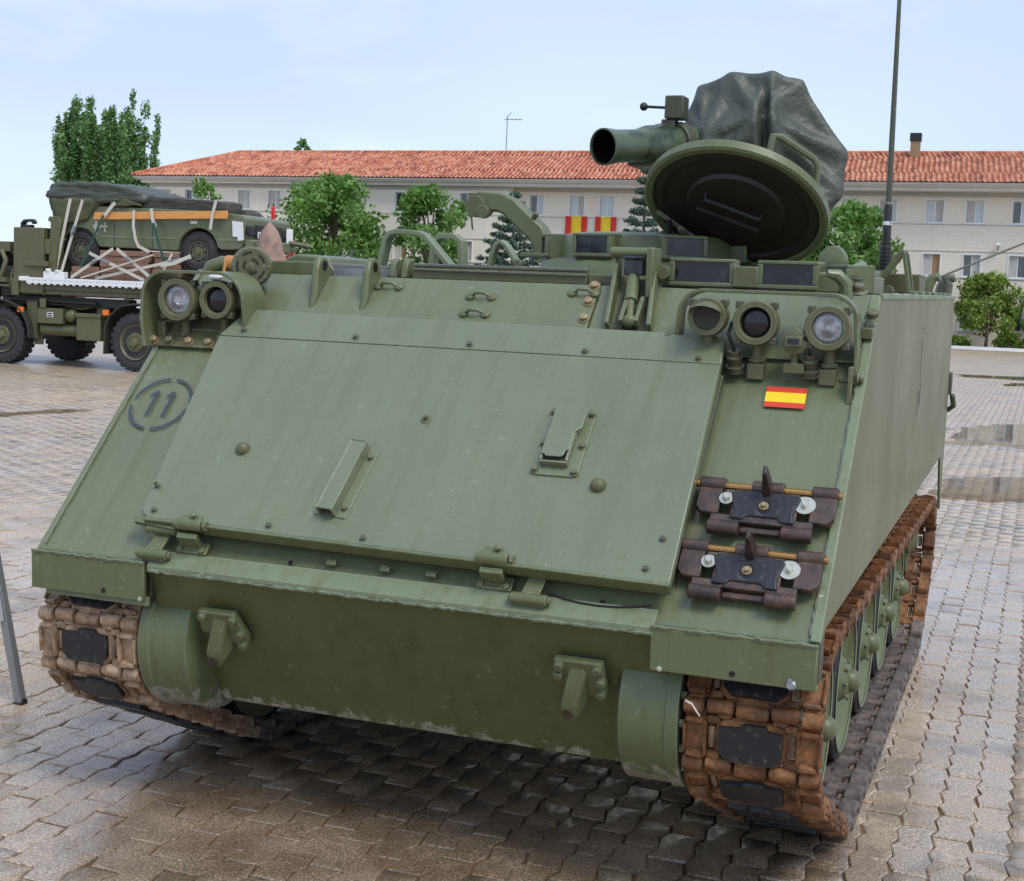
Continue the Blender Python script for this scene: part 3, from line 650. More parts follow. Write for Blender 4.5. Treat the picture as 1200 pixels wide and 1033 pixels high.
def poplar(label, loc, h, w, seed):
    rng = np.random.default_rng(seed); root = thing('poplar_tree', label, 'tree', loc, 'pair of poplars'); C_, R_, limbs = [], [], []
    x, y, z = loc
    for i in range(30):
        a = rng.uniform(0, 6.283); rr = (w / 2) * math.sqrt(rng.uniform(.05, 1)); hh = h * rng.uniform(.80, 1.0) * (1 - .10 * (rr / (w / 2)))
        if i == 0: rr = .2; hh = h
        pts = []
        for q in np.linspace(.08, 1, 14):
            spread = rr * (min(1, q * 1.25)) ** .9
            p = (x + spread * math.cos(a) + rng.normal(0, .16), y + spread * math.sin(a), z + hh * q); pts.append(Vector(p))
            if q > .14 and rng.random() < .86:
                rc = w * rng.uniform(.09, .205) * (1.15 - q * .65); C_.append(p); R_.append((rc, rc, h * rng.uniform(.035, .07)))
        limbs.append((pts, [.12 * (1 - .9 * j / 13) for j in range(14)]))
    finish(root, C_, R_, 105, .175, M['leaf_dark'], rng, ([Vector(loc), Vector((x, y, z + h * .5))], [.5, .2]), limbs, droop=.2)
broad('plane_tree', 'broad bushy tree, the largest crown before the barracks', (-40.2, 74.5, 0), 8.9, 7.0, 2.2, M['leaf'], 11, n=75, per=120, size=.19, tr=.2)
broad('plane_tree', 'round compact tree beside the broad bushy tree, left of the crane arm', (-33.3, 74.5, 0), 8.25, 4.9, 2.6, M['leaf'], 12, n=48, per=120, size=.18)
broad('plane_tree', 'round bright tree between the draped launcher and the whip antenna', (-8.1, 73, 0), 7.5, 5.0, 2.4, M['leaf'], 13, n=50, per=130, size=.17)
broad('young_tree', 'thin young tree rising behind the loaded pickup', (-49.2, 74, 0), 8.5, 2.6, 4.2, M['leaf'], 14, n=15, per=60, size=.15, tr=.09)
conifer('spruce_tree', 'blue green spruce behind the crane arm', (-25.5, 68, 0), 7.5, 6.0, 15)
conifer('spruce_tree', 'blue green spruce behind the launcher tube', (-18.2, 68, 0), 8.9, 4.6, 16)
broad('ornamental_tree', 'small many stemmed tree in the kerbed bed, left of two', (-1.15, 78.2, .1), 4.1, 3.6, 1.1, M['leaf_bright'], 17, n=40, per=110, size=.12, tr=.1)
broad('ornamental_tree', 'small darker tree in the kerbed bed at the right edge', (1.9, 78.6, .1), 3.6, 3.4, 1.1, M['leaf'], 18, n=26, per=90, size=.12, tr=.1)
broad('low_shrub', 'low spreading bright green shrub at the kerb beside the carrier', (-3.1, 77.6, .1), .62, 2.7, .05, M['leaf_bright'], 19, n=26, per=60, size=.10, cat='shrub', tr=.03, dp=.3)
broad('low_shrub', 'taller rounded green shrub at the kerb between the two small trees', (.25, 77.5, .1), .95, 1.9, .05, M['leaf_bright'], 20, n=20, per=60, size=.10, cat='shrub', tr=.03, dp=.35)
poplar('tall feathery poplar, left one of the pair beyond the barracks', (-86.6, 110, 0), 20.0, 5.2, 21)
poplar('tall dense poplar, right one of the pair beyond the barracks', (-81.2, 110.5, 0), 19.2, 5.6, 22)
for i, (x, h) in enumerate(((-61.2, 13.5), (-58.9, 14.6), (-56.5, 13.5))):
    broad('distant_tree', ('leftmost tip', 'tallest middle tip', 'rightmost tip')[i] + ' of the three treetops showing over the tiled ridge', (x, 104, 0), h, 2.2, 6, M['leaf_dark'], 30 + i, n=14, per=60, size=.2)
broad('distant_tree', 'treetop at the far left edge above the truck', (-79.1, 90, 0), 4.6, 3.5, 2.0, M['leaf'], 35, n=22, per=60, size=.2)

# ------------------------------------------------------------------ tracked carrier
# hull frame H: nose edge at y=0, z=ZN; the hull sits nose-down by TH on its level tracks
TH = rad(.8); ZN = .917; S2 = math.sqrt(.5)
H = Matrix.Translation((0, .95, 0)) @ Matrix.Rotation(TH, 4, 'X') @ Matrix.Translation((0, -.95, -.045))
GF = Matrix(((1, 0, 0, 0), (0, S2, -S2, 0), (0, S2, S2, ZN), (0, 0, 0, 1)))      # sloped plate frame: x across, y up the slope, z off the plate
HG = H @ GF
tank = thing('tracked_carrier', 'large green armoured tracked carrier with missile tube and sloped front plate', 'armoured vehicle', (0, 2.4, 0))
def P(name, mb, mats, wm=H, parent=None, **kw): return part(name, mb, mats, parent or tank, wm, **kw)

# --- hull
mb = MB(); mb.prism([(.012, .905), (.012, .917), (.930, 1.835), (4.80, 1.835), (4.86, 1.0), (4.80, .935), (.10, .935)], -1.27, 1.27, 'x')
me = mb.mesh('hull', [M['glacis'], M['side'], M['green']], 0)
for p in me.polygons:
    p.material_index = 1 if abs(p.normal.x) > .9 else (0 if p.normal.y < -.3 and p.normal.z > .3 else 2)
hull = P('hull', me, None, bevel=.010)
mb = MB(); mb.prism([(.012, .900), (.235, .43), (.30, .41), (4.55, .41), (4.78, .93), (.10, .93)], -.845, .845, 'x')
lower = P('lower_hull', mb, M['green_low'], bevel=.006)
# lip where the sloped plate overhangs the lower front plate, with its weld bead
mb = MB(); mb.prism([(-.012, .898), (-.012, .910), (.03, .952), (.03, .898)], -.822, .822, 'x'); P('nose_lip', mb, M['weld'], parent=hull)
def bead(pts, r, seed, step=.012):
    rg = random.Random(seed); m_ = MB(); out = []; rr = []
    for a, b in zip(pts[:-1], pts[1:]):
        a, b = Vector(a), Vector(b); n_ = max(2, int((b - a).length / step))
        for i in range(n_): out.append(a.lerp(b, i / n_) + Vector((rg.uniform(-1, 1), rg.uniform(-1, 1), rg.uniform(-1, 1))) * r * .35); rr.append(r * rg.uniform(.7, 1.25))
    out.append(Vector(pts[-1])); rr.append(r); m_.tube(out, rr, 6); return m_
P('weld_bead', bead([(-.822, -.008, .893), (.822, -.008, .893)], .006, 1), M['weld'], parent=hull)
for sx in (-1, 1):
    P('weld_bead', bead([(sx * 1.243, .02, .934), (sx * 1.243, .92, 1.834)], .0045, 3 + sx, .02), M['glacis'], parent=hull)
    # edge strip of the side plate standing proud along the slope
    if sx < 0: continue
    mb = MB(); mb.m = GF; mb.box(sx * 1.257 - .014, sx * 1.257 + .014, .006, 1.29, -.012, .0035); P('edge_strip', mb, M['weld'], parent=hull, bevel=.003)
mb = MB(); mb.box(1.262, 1.276, .945, 4.80, 1.822, 1.842); mb.box(-1.276, -1.262, .945, 4.80, 1.822, 1.842); P('roof_edge', mb, M['weld'], parent=hull, bevel=.003)
# nose fenders over the tracks
for sx in (-1, 1):
    x0, x1 = sorted((sx * 1.268, sx * (.835 if sx < 0 else .815)))
    mb = MB(); mb.box(x0, x1, -.014, .006, .792, .9145); f = P('nose_fender', mb, M['green'], bevel=.004)
    mb = MB(); mb.box(x0 + .04 * (sx < 0), x1 - .04 * (sx > 0) * 0, .008, .026, .772 if sx < 0 else .786, .80); P('fender_lip', mb, M['weld'], parent=f, bevel=.002)
    P('weld_bead', bead([(x0, -.012, .915), (x1, -.012, .915)], .006, 11 + sx), M['green'], parent=f)
    mb = MB(); mb.box(x0, x1, .03, .10, .80, .93); P('fender_core', mb, M['dark_olive'], parent=f)
    mb = MB(); px = sx * (1.045 if sx > 0 else .985); mb.lathe([(.0085, 0), (.0085, .0025)], (px, -.0135, .812), (0, -1, 0), 12); P('drain_hole', mb, M['soot'], parent=f, split=True)
    mb = MB(); mb.hexbolt((sx * (.845), -.014, .80), (0, -1, 0), .008, .006); P('rivet', mb, M['zinc'], parent=f)
mb = MB(); mb.lathe([(.011, 0), (.014, .004), (.009, .010), (.010, .016)], (1.205, -.012, .802), (-.2, -1, .2), 9); mb.sphere((1.20, -.022, .812), .008, 8, (1, .7, 1.5)); P('chipped_stud', mb, M['steel'])
# side plate: rear mudguard
for sx in (-1, 1):
    mb = MB(); mb.prism([(4.55, .935), (4.80, .60), (4.86, .60), (4.86, 1.0), (4.6, 1.0)], sx * 1.262 - .006, sx * 1.262 + .006, 'x'); P('rear_mudguard', mb, M['side'], bevel=.003)
    mb = MB(); mb.box(sx * 1.20 - .05, sx * 1.20 + .085, 4.84, 4.93, 1.27, 1.40); mb.tube([(sx * 1.29, 4.88, 1.27), (sx * 1.30, 4.92, 1.20), (sx * 1.26, 4.92, 1.17)], .018, 6); P('tail_lamp', mb, M['dark_olive'], bevel=.012)

# --- final drives with bolted flange, tow lugs
for sx in (-1, 1):
    mb = MB(); ax = (sx, 0, 0); xin = .70
    mb.lathe([(.215, 0), (.243, .018), (.243, .87 - xin - .02), (.25, .87 - xin - .015), (.25, .87 - xin + .02), (.19, .87 - xin + .022)], (sx * xin, .285, .632), ax, 40)
    fd = P('final_drive', mb, M['green_chip'])
    mb = MB()
    for i in range(18):
        a = 2 * math.pi * i / 18; mb.hexbolt((sx * .892, .285 + .224 * math.cos(a), .632 + .224 * math.sin(a)), ax, .012, .014)
    P('flange_bolt', mb, M['green_chip'], parent=fd, split=True)
    # slanted frame on the lower plate for the lug
    cx = -.585 if sx < 0 else .595
    lf = Matrix.Translation((cx, .076, .730)) @ Matrix.Rotation(rad(26.5), 4, 'X')
    mb = MB(); mb.m = lf
    plate = [(-.075, .065), (.055, .065), (.085, -.02), (.075, -.075), (.02, -.055), (-.085, -.02)] if sx < 0 else [(-.07, .065), (.075, .065), (.08, -.05), (.055, -.075), (-.06, -.02), (-.078, .0)]
    mb.prism(plate, -.026, .0, 'y')
    lug = P('tow_lug', mb, M['green'], bevel=.006)
    mb = MB(); mb.m = lf
    # wedge shaped arm: side outline in y-z, thick in x
    mb.add([(-.028, -.02, .05), (.030, -.02, .05), (-.050, -.078, -.055), (-.002, -.078, -.055), (-.052, -.078, -.118), (-.004, -.078, -.118), (-.042, -.02, -.07), (.030, -.02, -.07)],
           [(0, 1, 3, 2), (2, 3, 5, 4), (4, 5, 7, 6), (0, 2, 4, 6), (1, 7, 5, 3), (0, 6, 7, 1)])
    P('tow_arm', mb, M['green'], parent=lug, bevel=.010)
    mb = MB(); mb.m = lf
    for bx, bz in ((-.06, .045), (.05, .045), (.066, -.01), (.064, -.052)) if sx < 0 else ((-.055, .045), (.06, .045), (.066, 0), (.062, -.045), (-.062, .008)):
        mb.hexbolt((bx, -.024, bz), (0, -1, 0), .014, .014, .017)
    P('lug_bolt', mb, M['green'], parent=lug, split=True)
    mb = MB(); mb.m = lf; mb.lathe([(.016, 0), (.016, .004)], (-.028, -.079, -.090), (0, -1, 0), 12); P('rust_wear', mb, M['spare'], parent=lug)

# --- trim vane (surf board) on the sloped plate
V0 = .050
mb = MB(); mb.m = Matrix.Translation((0, 0, V0))
mb.prism([(-.885, .145), (-.85, .116), (.857, .086), (.842, .898), (-.949, .905)], 0, .030)
vane = P('trim_vane', mb, M['vane'], HG, bevel=.004)
mb = MB(); mb.m = Matrix.Translation((0, .903, V0 + .030)) @ Matrix.Rotation(rad(-4), 4, 'X') @ Matrix.Translation((0, -.903, -.030))
mb.prism([(-.949, .908), (.842, .9005), (.834, 1.020), (.655, 1.022), (.652, 1.012), (.640, 1.012), (.636, 1.030), (-.895, 1.048)], .002, .030)
P('vane_flap', mb, M['vane'], HG, parent=vane, bevel=.003)
mb = MB(); mb.m = Matrix.Translation((0, 0, V0)); mb.prism([(-.86, .105), (.857, .076), (.857, .0855), (-.85, .1155)], -.014, .034); P('vane_bottom_rail', mb, M['green'], HG, parent=vane, bevel=.003)
mb = MB(); mb.box(.82, .85, .12, .88, .012, V0 - .001); mb.box(-.86, -.83, .16, .88, .012, V0 - .001); mb.box(-.8, .8, .86, .89, .012, V0 - .001); P('vane_frame', mb, M['dark_olive'], HG, parent=vane)
VT = V0 + .030
def vb(name, pts, r, h, mat, sides=True):
    for x, s_ in pts:
        m_ = MB(); m_.hexbolt((x, s_, VT - .001), (0, 0, 1), r, h, r * 1.5); P(name, m_, M[mat], HG, parent=vane)
vb('bolt', [(-.87, .238), (-.836, .145), (-.415, .133), (-.09, .124), (.807, .23), (.781, .125), (-.86, .935), (-.42, .93), (.0, .925), (.40, .92), (.77, .915)], .008, .010, 'dark_olive')
mb = MB(); mb.lathe([(.020, 0), (.018, .004), (.008, .005), (.007, .022)], (-.043, .595, VT - .001), (0, 0, 1), 12); mb.lathe([(.006, 0), (.006, .02)], (-.87, .238, VT + .008), (0, 0, 1), 8); P('stud', mb, M['olive'], HG, parent=vane)
for x, s_ in ((-.632, .415), (.576, .394)):
    mb = MB(); mb.lathe([(.025, 0), (.024, .008), (.019, .018), (.010, .025), (.001, .027)], (x, s_, VT - .001), (0, 0, 1), 18); P('rubber_bump', mb, M['olive'], HG, parent=vane)
# bracket box
mb = MB(); mb.m = Matrix.Translation((0, 0, VT)); mb.prism(rrect(.358, .505, .415, .668, .018), -.001, .007); bx_ = P('bracket_plate', mb, M['vane'], HG, parent=vane, bevel=.002)
mb = MB(); mb.m = Matrix.Translation((0, 0, VT + .007)); 
mb.box(.382, .470, .446, .453, 0, .024); mb.box(.382, .390, .4535, .66, 0, .027); mb.box(.462, .470, .4535, .66, 0, .027); mb.prism([(.384, .470), (.384, .66), (.486, .66), (.486, .578), (.466, .560), (.468, .49), (.458, .488), (.456, .470), (.448, .462), (.40, .462), (.396, .470)], .0275, .033); mb.box(.3905, .4615, .49, .655, .0, .02)
P('bracket_box', mb, M['vane'], HG, parent=vane, bevel=.002)
mb = MB(); mb.m = Matrix.Translation((0, 0, VT + .006))
for x, s_ in ((.370, .655), (.494, .655), (.370, .53), (.494, .53), (.370, .43), (.494, .43)): mb.hexbolt((x, s_, 0), (0, 0, 1), .0095, .012, .013)
P('bracket_bolt', mb, M['olive'], HG, parent=vane, split=True)
# slanted channel bracket
cm = Matrix.Translation((-.225, .325, VT)) @ Matrix.Rotation(rad(-4), 4, 'Z')
mb = MB(); mb.m = cm; mb.box(-.024, .022, -.135, .135, .037, .042); mb.box(.022, .028, -.135, .135, 0, .042); mb.box(-.030, -.024, -.135, .135, 0, .042); mb.box(.0285, .062, -.135, .135, -.001, .005); mb.box(-.048, -.0305, -.135, .135, -.001, .005)
P('channel_bracket', mb, M['vane'], HG, parent=vane, bevel=.0015)
mb = MB(); mb.m = cm; mb.hexbolt((.046, .10, .005), (0, 0, 1), .010, .012); mb.hexbolt((.046, -.10, .005), (0, 0, 1), .010, .012); P('bracket_bolt', mb, M['olive'], HG, parent=vane, split=True)
# hinges and links at the lower edge
for cx, lx in ((-.687, -.80), (.333, .462)):
    mb = MB(); mb.cyl((cx - .048, .103, VT + .003), (cx + .048, .103, VT + .003), .018, n=14); mb.box(cx - .035, cx + .035, .085, .140, VT - .002, VT + .008); mb.box(cx - .035, cx + .035, .062, .082, .005, VT - .01); mb.box(cx - .055, cx + .055, .045, .09, .002, .014); mb.hexbolt((cx + .01, .13, VT + .012), (0, 0, 1), .010, .014)
    h_ = P('vane_hinge', mb, M['green'], HG, bevel=.003)
    mb = MB(); mb.cyl((cx + .056, .103, VT + .005), (cx + .066, .103, VT + .005), .015, n=8); mb.hexbolt((cx - .04, .055, .014), (0, 0, 1), .010, .010); mb.hexbolt((cx + .04, .055, .014), (0, 0, 1), .010, .010); P('hinge_pin', mb, M['olive'], HG, parent=h_, split=True)
    mb = MB(); mb.cyl((lx - .055, .098, .045), (lx + .055, .098, .045), .015, n=12); mb.cyl((lx - .062, .020, .022), (lx + .045, .020, .022), .017, n=12)
    mb.prism([(lx - .022, .10), (lx + .03, .10), (lx + .02, .02), (lx - .035, .02)], .026, .034); mb.box(lx - .05, lx + .035, .005, .035, 0, .012)
    ln = P('vane_link', mb, M['green'], HG, bevel=.002)
    mb = MB()
    for q in ((lx + .052, .098, .045), (lx - .064, .098, .045), (lx + .042, .020, .022), (lx - .07, .020, .022)): mb.hexbolt(q, (1, 0, 0), .011, .014)
    P('link_nut', mb, M['olive'], HG, parent=ln, split=True)
mb = MB(); mb.prism([(-.92, .13), (-.74, .112), (-.74, .09), (-.90, .105)], VT - .03, VT - .012); P('hinge_tab', mb, M['green'], HG, parent=vane)
mb = MB(); mb.tube([(.50 + .05 * i, .035 + .0022 * (i - 3) ** 2, .006) for i in range(7)], .0028, 5); P('thin_cable', mb, M['black'], HG)
mb = MB(); mb.lathe([(.0085, 0), (.0085, .002)], (.66, .05, .001), (0, 0, 1), 12); mb.lathe([(.0075, 0), (.0075, .002)], (-.34, .06, .001), (0, 0, 1), 12); P('drain_hole', mb, M['soot'], HG, split=True)
for x in (-.2, .13, -.02):
    mb = MB(); mb.box(x - .016, x + .016, .062, .082, .001, .016); P('weld_tab', mb, M['glacis'], HG, bevel=.003)

# --- painted marks: number in a stencilled ring, flag, side stencil
Z_ = .0007
mb = MB(); cx, cy, ro, ri = -1.100, .643, .118, .1085
for a0, a1 in ((8, 84), (96, 172), (188, 264), (276, 352)):
    n_ = 14; vs = []
    for i in range(n_ + 1):
        a = rad(a0 + (a1 - a0) * i / n_); vs += [(cx + ri * math.cos(a), cy + ri * math.sin(a), Z_), (cx + ro * math.cos(a), cy + ro * math.sin(a), Z_)]
    mb.add(vs, [(2 * i, 2 * i + 1, 2 * i + 3, 2 * i + 2) for i in range(n_)])
for ox in (-.036, .030):
    mb.add([(cx + ox - .004, cy - .056, Z_), (cx + ox + .009, cy - .056, Z_), (cx + ox + .009, cy + .056, Z_), (cx + ox - .004, cy + .056, Z_)], [(0, 1, 2, 3)])
    mb.add([(cx + ox - .0042, cy + .056, Z_), (cx + ox - .022, cy + .038, Z_), (cx + ox - .022, cy + .027, Z_), (cx + ox - .0042, cy + .041, Z_)], [(0, 1, 2, 3)])
P('stencil_number', mb, M['inkblue'], HG, smooth=0)
fl_ = None
for a, b, m_ in ((.808, .829, 'flag_red'), (.829, .868, 'flag_yellow'), (.868, .889, 'flag_red')):
    mb = MB(); sh = lambda s_: (.979 + (.889 - s_) * .03, 1.102 + (.889 - s_) * .03)
    (x0, x1), (x2, x3) = sh(a), sh(b); mb.add([(x0, a, Z_), (x1, a, Z_), (x3, b, Z_), (x2, b, Z_)], [(0, 1, 2, 3)])
    P('flag_decal', mb, M[m_], HG, smooth=0)
mb = MB(); X_ = 1.2708
for y0, y1, z0, z1 in ((2.655, 2.755, 1.690, 1.700), (2.698, 2.712, 1.47, 1.66), (2.63, 2.645, 1.33, 1.42), (2.75, 2.765, 1.35, 1.445), (2.60, 2.70, 1.322, 1.33), (2.69, 2.79, 1.446, 1.455), (2.69, 2.70, 1.35, 1.42), (2.72, 2.728, 1.36, 1.43)):
    mb.add([(X_, y0, z0), (X_, y1, z0), (X_, y1, z1), (X_, y0, z1)], [(0, 1, 2, 3)])
P('side_stencil', mb, M['faintink'], H, smooth=0)

# --- spare track links bolted on the right of the slope
def spare(cx, s0, label):
    T = HG @ Matrix.Translation((cx, s0, .0)) @ Matrix.Rotation(rad(-.6), 4, 'Z')
    o = [(-.197, .072), (-.197, -.015), (-.180, -.034), (-.148, -.036), (-.148, -.092), (-.065, -.095), (-.065, -.058), (.065, -.058), (.065, -.095), (.140, -.092), (.140, -.040), (.178, -.038), (.197, -.018), (.197, .072), (.128, .072), (.128, .058), (.046, .058), (.046, .078), (-.046, .078), (-.046, .058), (-.128, .058), (-.128, .072)]
    # body built round its two slots
    mb = MB(); z0, z1 = .018, .040
    mb.prism([(-.197, .072), (-.197, -.015), (-.180, -.034), (-.128, -.036), (-.128, .072)], z0, z1); mb.prism([(.197, .072), (.128, .072), (.128, -.038), (.178, -.038), (.197, -.018)], z0, z1)
    mb.box(-.094, .094, -.060, .056, z0, z1); mb.box(-.127, -.095, .012, .050, z0, z1 - .004); mb.box(.095, .127, .012, .050, z0, z1 - .004)
    mb.cyl((-.150, -.078, .030), (-.060, -.078, .030), .022, n=12); mb.cyl((.060, -.078, .030), (.145, -.078, .030), .022, n=12); mb.box(-.148, -.062, -.078, -.036, z0 - .005, z1); mb.box(.062, .143, -.078, -.036, z0 - .005, z1)
    mb.box(-.060, .060, -.082, -.061, z0 - .008, z0 + .006)
    for a, b in ((-.198, -.124), (.124, .198), (-.046, .046)): mb.cyl((a, .070, .030), (b, .070, .030), .022, n=12)
    sp = P('spare_track_link', mb, M['spare'], T, bevel=.004, label=label)
    mb = MB(); mb.prism([(-.084, .046), (-.10, .036), (-.084, -.02), (-.092, -.05), (-.055, -.052), (-.045, -.038), (.045, -.038), (.055, -.052), (.090, -.052), (.084, -.02), (.10, .036), (.084, .046), (.035, .050), (-.035, .050)], z1, z1 + .007); P('rubber_pad', mb, M['rubber'], T, parent=sp, bevel=.004)
    mb = MB(); mb.prism([(.030, .040), (.030, .052), (.072, .150), (.085, .150), (.078, .040)], -.011, .011, 'x')
    mb.m = Matrix.Identity(4)
    g = MB(); g.add([(-.014, .034, .04), (.014, .034, .04), (.014, .080, .04), (-.014, .080, .04), (-.006, .046, .135), (.006, .046, .135), (.006, .072, .14), (-.006, .072, .14)], [(0, 3, 2, 1), (4, 5, 6, 7), (0, 1, 5, 4), (1, 2, 6, 5), (2, 3, 7, 6), (3, 0, 4, 7)]); P('guide_tooth', g, M['spare'], T, parent=sp, bevel=.004)
    mb = MB(); mb.cyl((-.208, .070, .030), (.208, .070, .030), .0105, n=10); P('pin', mb, M['brass'], T, parent=sp)
    for bx, w_ in ((-.112, .021), (.112, .030)):
        mb = MB(); mb.lathe([(w_, 0), (w_, .005)], (bx, .018, z1 - .002), (0, 0, 1), 20); mb.hexbolt((bx, .018, z1 + .003), (0, 0, 1), .012, .014); P('bolt', mb, M['zinc'], T, parent=sp)
    mb = MB(); mb.lathe([(.022, 0), (.022, .0012)], (0, -.004, z1 + .0068), (0, 0, 1), 20); P('bolt_recess', mb, M['soot'], T, parent=sp)
    mb = MB(); mb.lathe([(.014, 0), (.014, .004)], (0, -.004, z1 + .008), (0, 0, 1), 16); mb.hexbolt((0, -.004, z1 + .012), (0, 0, 1), .009, .010); P('bolt', mb, M['copper'], T, parent=sp)
spare(1.058, .402, 'upper spare track link'); spare(1.050, .180, 'lower spare track link')

# --- lamps
def lamp(x, y, z, kind, r=.070, yaw=0, d=.125):
    T = H @ Matrix.Translation((x, y, z)) @ Matrix.Rotation(rad(yaw), 4, 'Z')
    mb = MB(); mb.lathe([(.025, d + .025), (r * .62, d + .012), (r * .86, d * .72), (r * .92, .035), (r, .03), (r, .004), (r * .93, -.006), (r * .70, -.006), (r * .66, .004), (r * .64, .022)][::-1], (0, 0, 0), (0, 1, 0), 32, cap=False)
    nm = {'white': 'headlight', 'ir': 'infrared_headlight', 'hood': 'blackout_lamp'}[kind]
    o = P(nm, mb, M['olive'], T, smooth=40)
    if kind == 'white':
        mb = MB(); mb.lathe([(r * .66, .020), (r * .55, .040), (r * .30, .058), (.006, .064)], (0, 0, 0), (0, 1, 0), 24, cap=False); P('reflector', mb, M['reflector'], T, parent=o)
        mb = MB(); mb.lathe([(r * .67, .016), (r * .5, .007), (r * .25, .002), (.001, .0)], (0, 0, 0), (0, 1, 0), 24, cap=False); P('lens', mb, M['lens'], T, parent=o)
    elif kind == 'ir':
        mb = MB(); mb.lathe([(r * .67, .014), (r * .5, .006), (r * .25, .002), (.001, .0)], (0, 0, 0), (0, 1, 0), 24, cap=False); P('lens', mb, M['irlens'], T, parent=o)
    else:
        mb = MB(); mb.lathe([(r * .80, .0), (r * .80, .03)], (0, 0, 0), (0, 1, 0), 24); P('face', mb, M['truck_dark'], T, parent=o)  # lamp face coloured dark to paint in the shadow under the hood
        mb = MB(); n_ = 14; vs = []
        for i in range(n_ + 1):
            a = math.pi * i / n_; c_, s_ = math.cos(a) * r * .86, math.sin(a) * r * .86
            vs += [(c_, -.002, s_ * .95), (c_, -.075 * math.sin(a) - .004, .004 + s_ * .55)]
        mb.add(vs, [(2 * i, 2 * i + 1, 2 * i + 3, 2 * i + 2) for i in range(n_)]); P('hood', mb, M['olive'], T, parent=o)
    mb = MB()
    for a in (45, 135, 225, 315) if kind != 'hood' else (40, 140):
        c_, s_ = math.cos(rad(a)), math.sin(rad(a)); mb.box(c_ * (r + .005) - .011, c_ * (r + .005) + .011, .004, .034, s_ * (r + .005) - .011, s_ * (r + .005) + .011)
    P('rim_clamp', mb, M['dark_olive'], T, parent=o, bevel=.003, split=True)
    mb = MB(); mb.cyl((0, .065, -r - .085), (0, .065, -r + .015), .018, n=10); mb.box(-.026, .026, .038, .09, -r - .105, -r - .055); mb.cyl((0, .065, -r - .038), (0, .065, -r - .052), .028, n=12); P('lamp_stalk', mb, M['olive'], T, parent=o, bevel=.004)
    return o
lamp(.786, .60, 1.752, 'hood', .062); lamp(.937, .60, 1.739, 'ir', .071); lamp(1.156, .60, 1.733, 'white', .071)
lamp(-1.150, .62, 1.731, 'white', .080); lamp(-.986, .62, 1.735, 'ir', .070)
T = H @ Matrix.Translation((1.057, .60, 1.688))
mb = MB(); mb.lathe([(.034, 0), (.040, .004), (.040, .028), (.034, .036), (.034, .06)], (0, 0, 0), (0, 1, 0), 24); o = P('marker_lamp', mb, M['olive'], T)
mb = MB(); mb.box(-.026, .026, -.012, .0, -.016, .016); P('marker_frame', mb, M['olive'], T, parent=o, bevel=.003)
mb = MB(); mb.box(-.017, .017, -.0135, -.0121, -.008, .008); P('marker_lens', mb, M['vision'], T, parent=o)
mb = MB(); mb.cyl((0, .035, -.075), (0, .035, -.03), .012); mb.box(-.032, .032, .02, .06, -.098, -.068); P('lamp_stalk', mb, M['olive'], T, parent=o, bevel=.003)
for x in (.872, 1.105):
    mb = MB(); mb.lathe([(.030, 0), (.030, .02), (.022, .022), (.026, .05), (.020, .052), (.020, .07)], (x, .652, 1.585), (0, -.35, 1), 14); o = P('cable_socket', mb, M['dark_olive'], H)
    mb = MB(); mb.tube([(x, .63, 1.65), (x - .015, .60, 1.70), (x - .02, .66, 1.735), (x + .02, .70, 1.74)], .006, 6); P('lamp_cable', mb, M['black'], H, parent=o)
# lamp guards
def guard(path, w, th, mat='green'): 
    m_ = MB(); m_.ribbon(path, (0, 1, 0), w, th); return m_
pth = [(1.240, .675, 1.565)] + [(1.236, .695, 1.66)] + [(a, .705, b) for a, b in arc(1.150, 1.752, .080, 0, 90, 7)] + [(a, .705, b) for a, b in arc(.755, 1.757, .075, 90, 180, 7)] + [(.674, .715, 1.70), (.670, .72, 1.655)]
pth = [(x + (.0 if x < 1.2 else 0), y, z) for x, y, z in pth]
g_ = P('lamp_guard', guard(pth, .075, .012), M['green'], H, bevel=.002, smooth=50)
mb = MB(); mb.box(1.224, 1.236, .60, .66, 1.44, 1.62); mb.hexbolt((1.246, .64, 1.585), (1, 0, 0), .014, .016, .018); mb.box(1.19, 1.225, .66, .70, 1.57, 1.585); P('guard_foot', mb, M['olive'], H, parent=g_, bevel=.003)
mb = MB(); mb.hexbolt((1.262, .80, 1.765), (0, -.5, .8), .020, .022, .026); mb.box(1.235, 1.27, .76, .80, 1.70, 1.735); mb.hexbolt((1.20, .93, 1.84), (0, -.3, 1), .02, .025, .03); P('guard_bolt', mb, M['olive'], H, parent=g_, bevel=.003, split=True)
mb = MB(); mb.tube([(1.168, .90, 1.82), (1.16, .90, 1.868), (1.135, .885, 1.895), (1.105, .87, 1.90)], [.02, .021, .02, .013], 10); P('hook_stub', mb, M['green'], H)
pth = [(-1.262, .66, 1.56), (-1.285, .67, 1.66)] + [(a, .68, b) for a, b in arc(-1.195, 1.738, .092, 180, 90, 7)] + [(a, .68, b) for a, b in arc(-.975, 1.725, .105, 90, 0, 8)] + [(-.870, .69, 1.67), (-.872, .70, 1.60)]
g_ = P('lamp_guard', guard(pth, .15, .012), M['green'], H, bevel=.002, smooth=50)
mb = MB(); mb.m = GF; mb.box(-1.268, -.93, .905, 1.10, .001, .010); P('guard_base', mb, M['olive'], H, parent=g_, bevel=.003)
mb = MB(); mb.box(-1.264, -1.225, .66, .735, 1.575, 1.65); mb.box(-1.18, -1.02, .69, .76, 1.60, 1.63); P('guard_box', mb, M['olive'], H, parent=g_, bevel=.006)
for i, x in enumerate((-1.262, -1.196, -1.114, -1.032)):
    mb = MB(); mb.m = GF; mb.hexbolt((x + .004, .922, .010), (0, 0, 1), .014, .018, .019); P('bolt', mb, M['copper' if i != 1 else 'olive'], H, parent=g_)
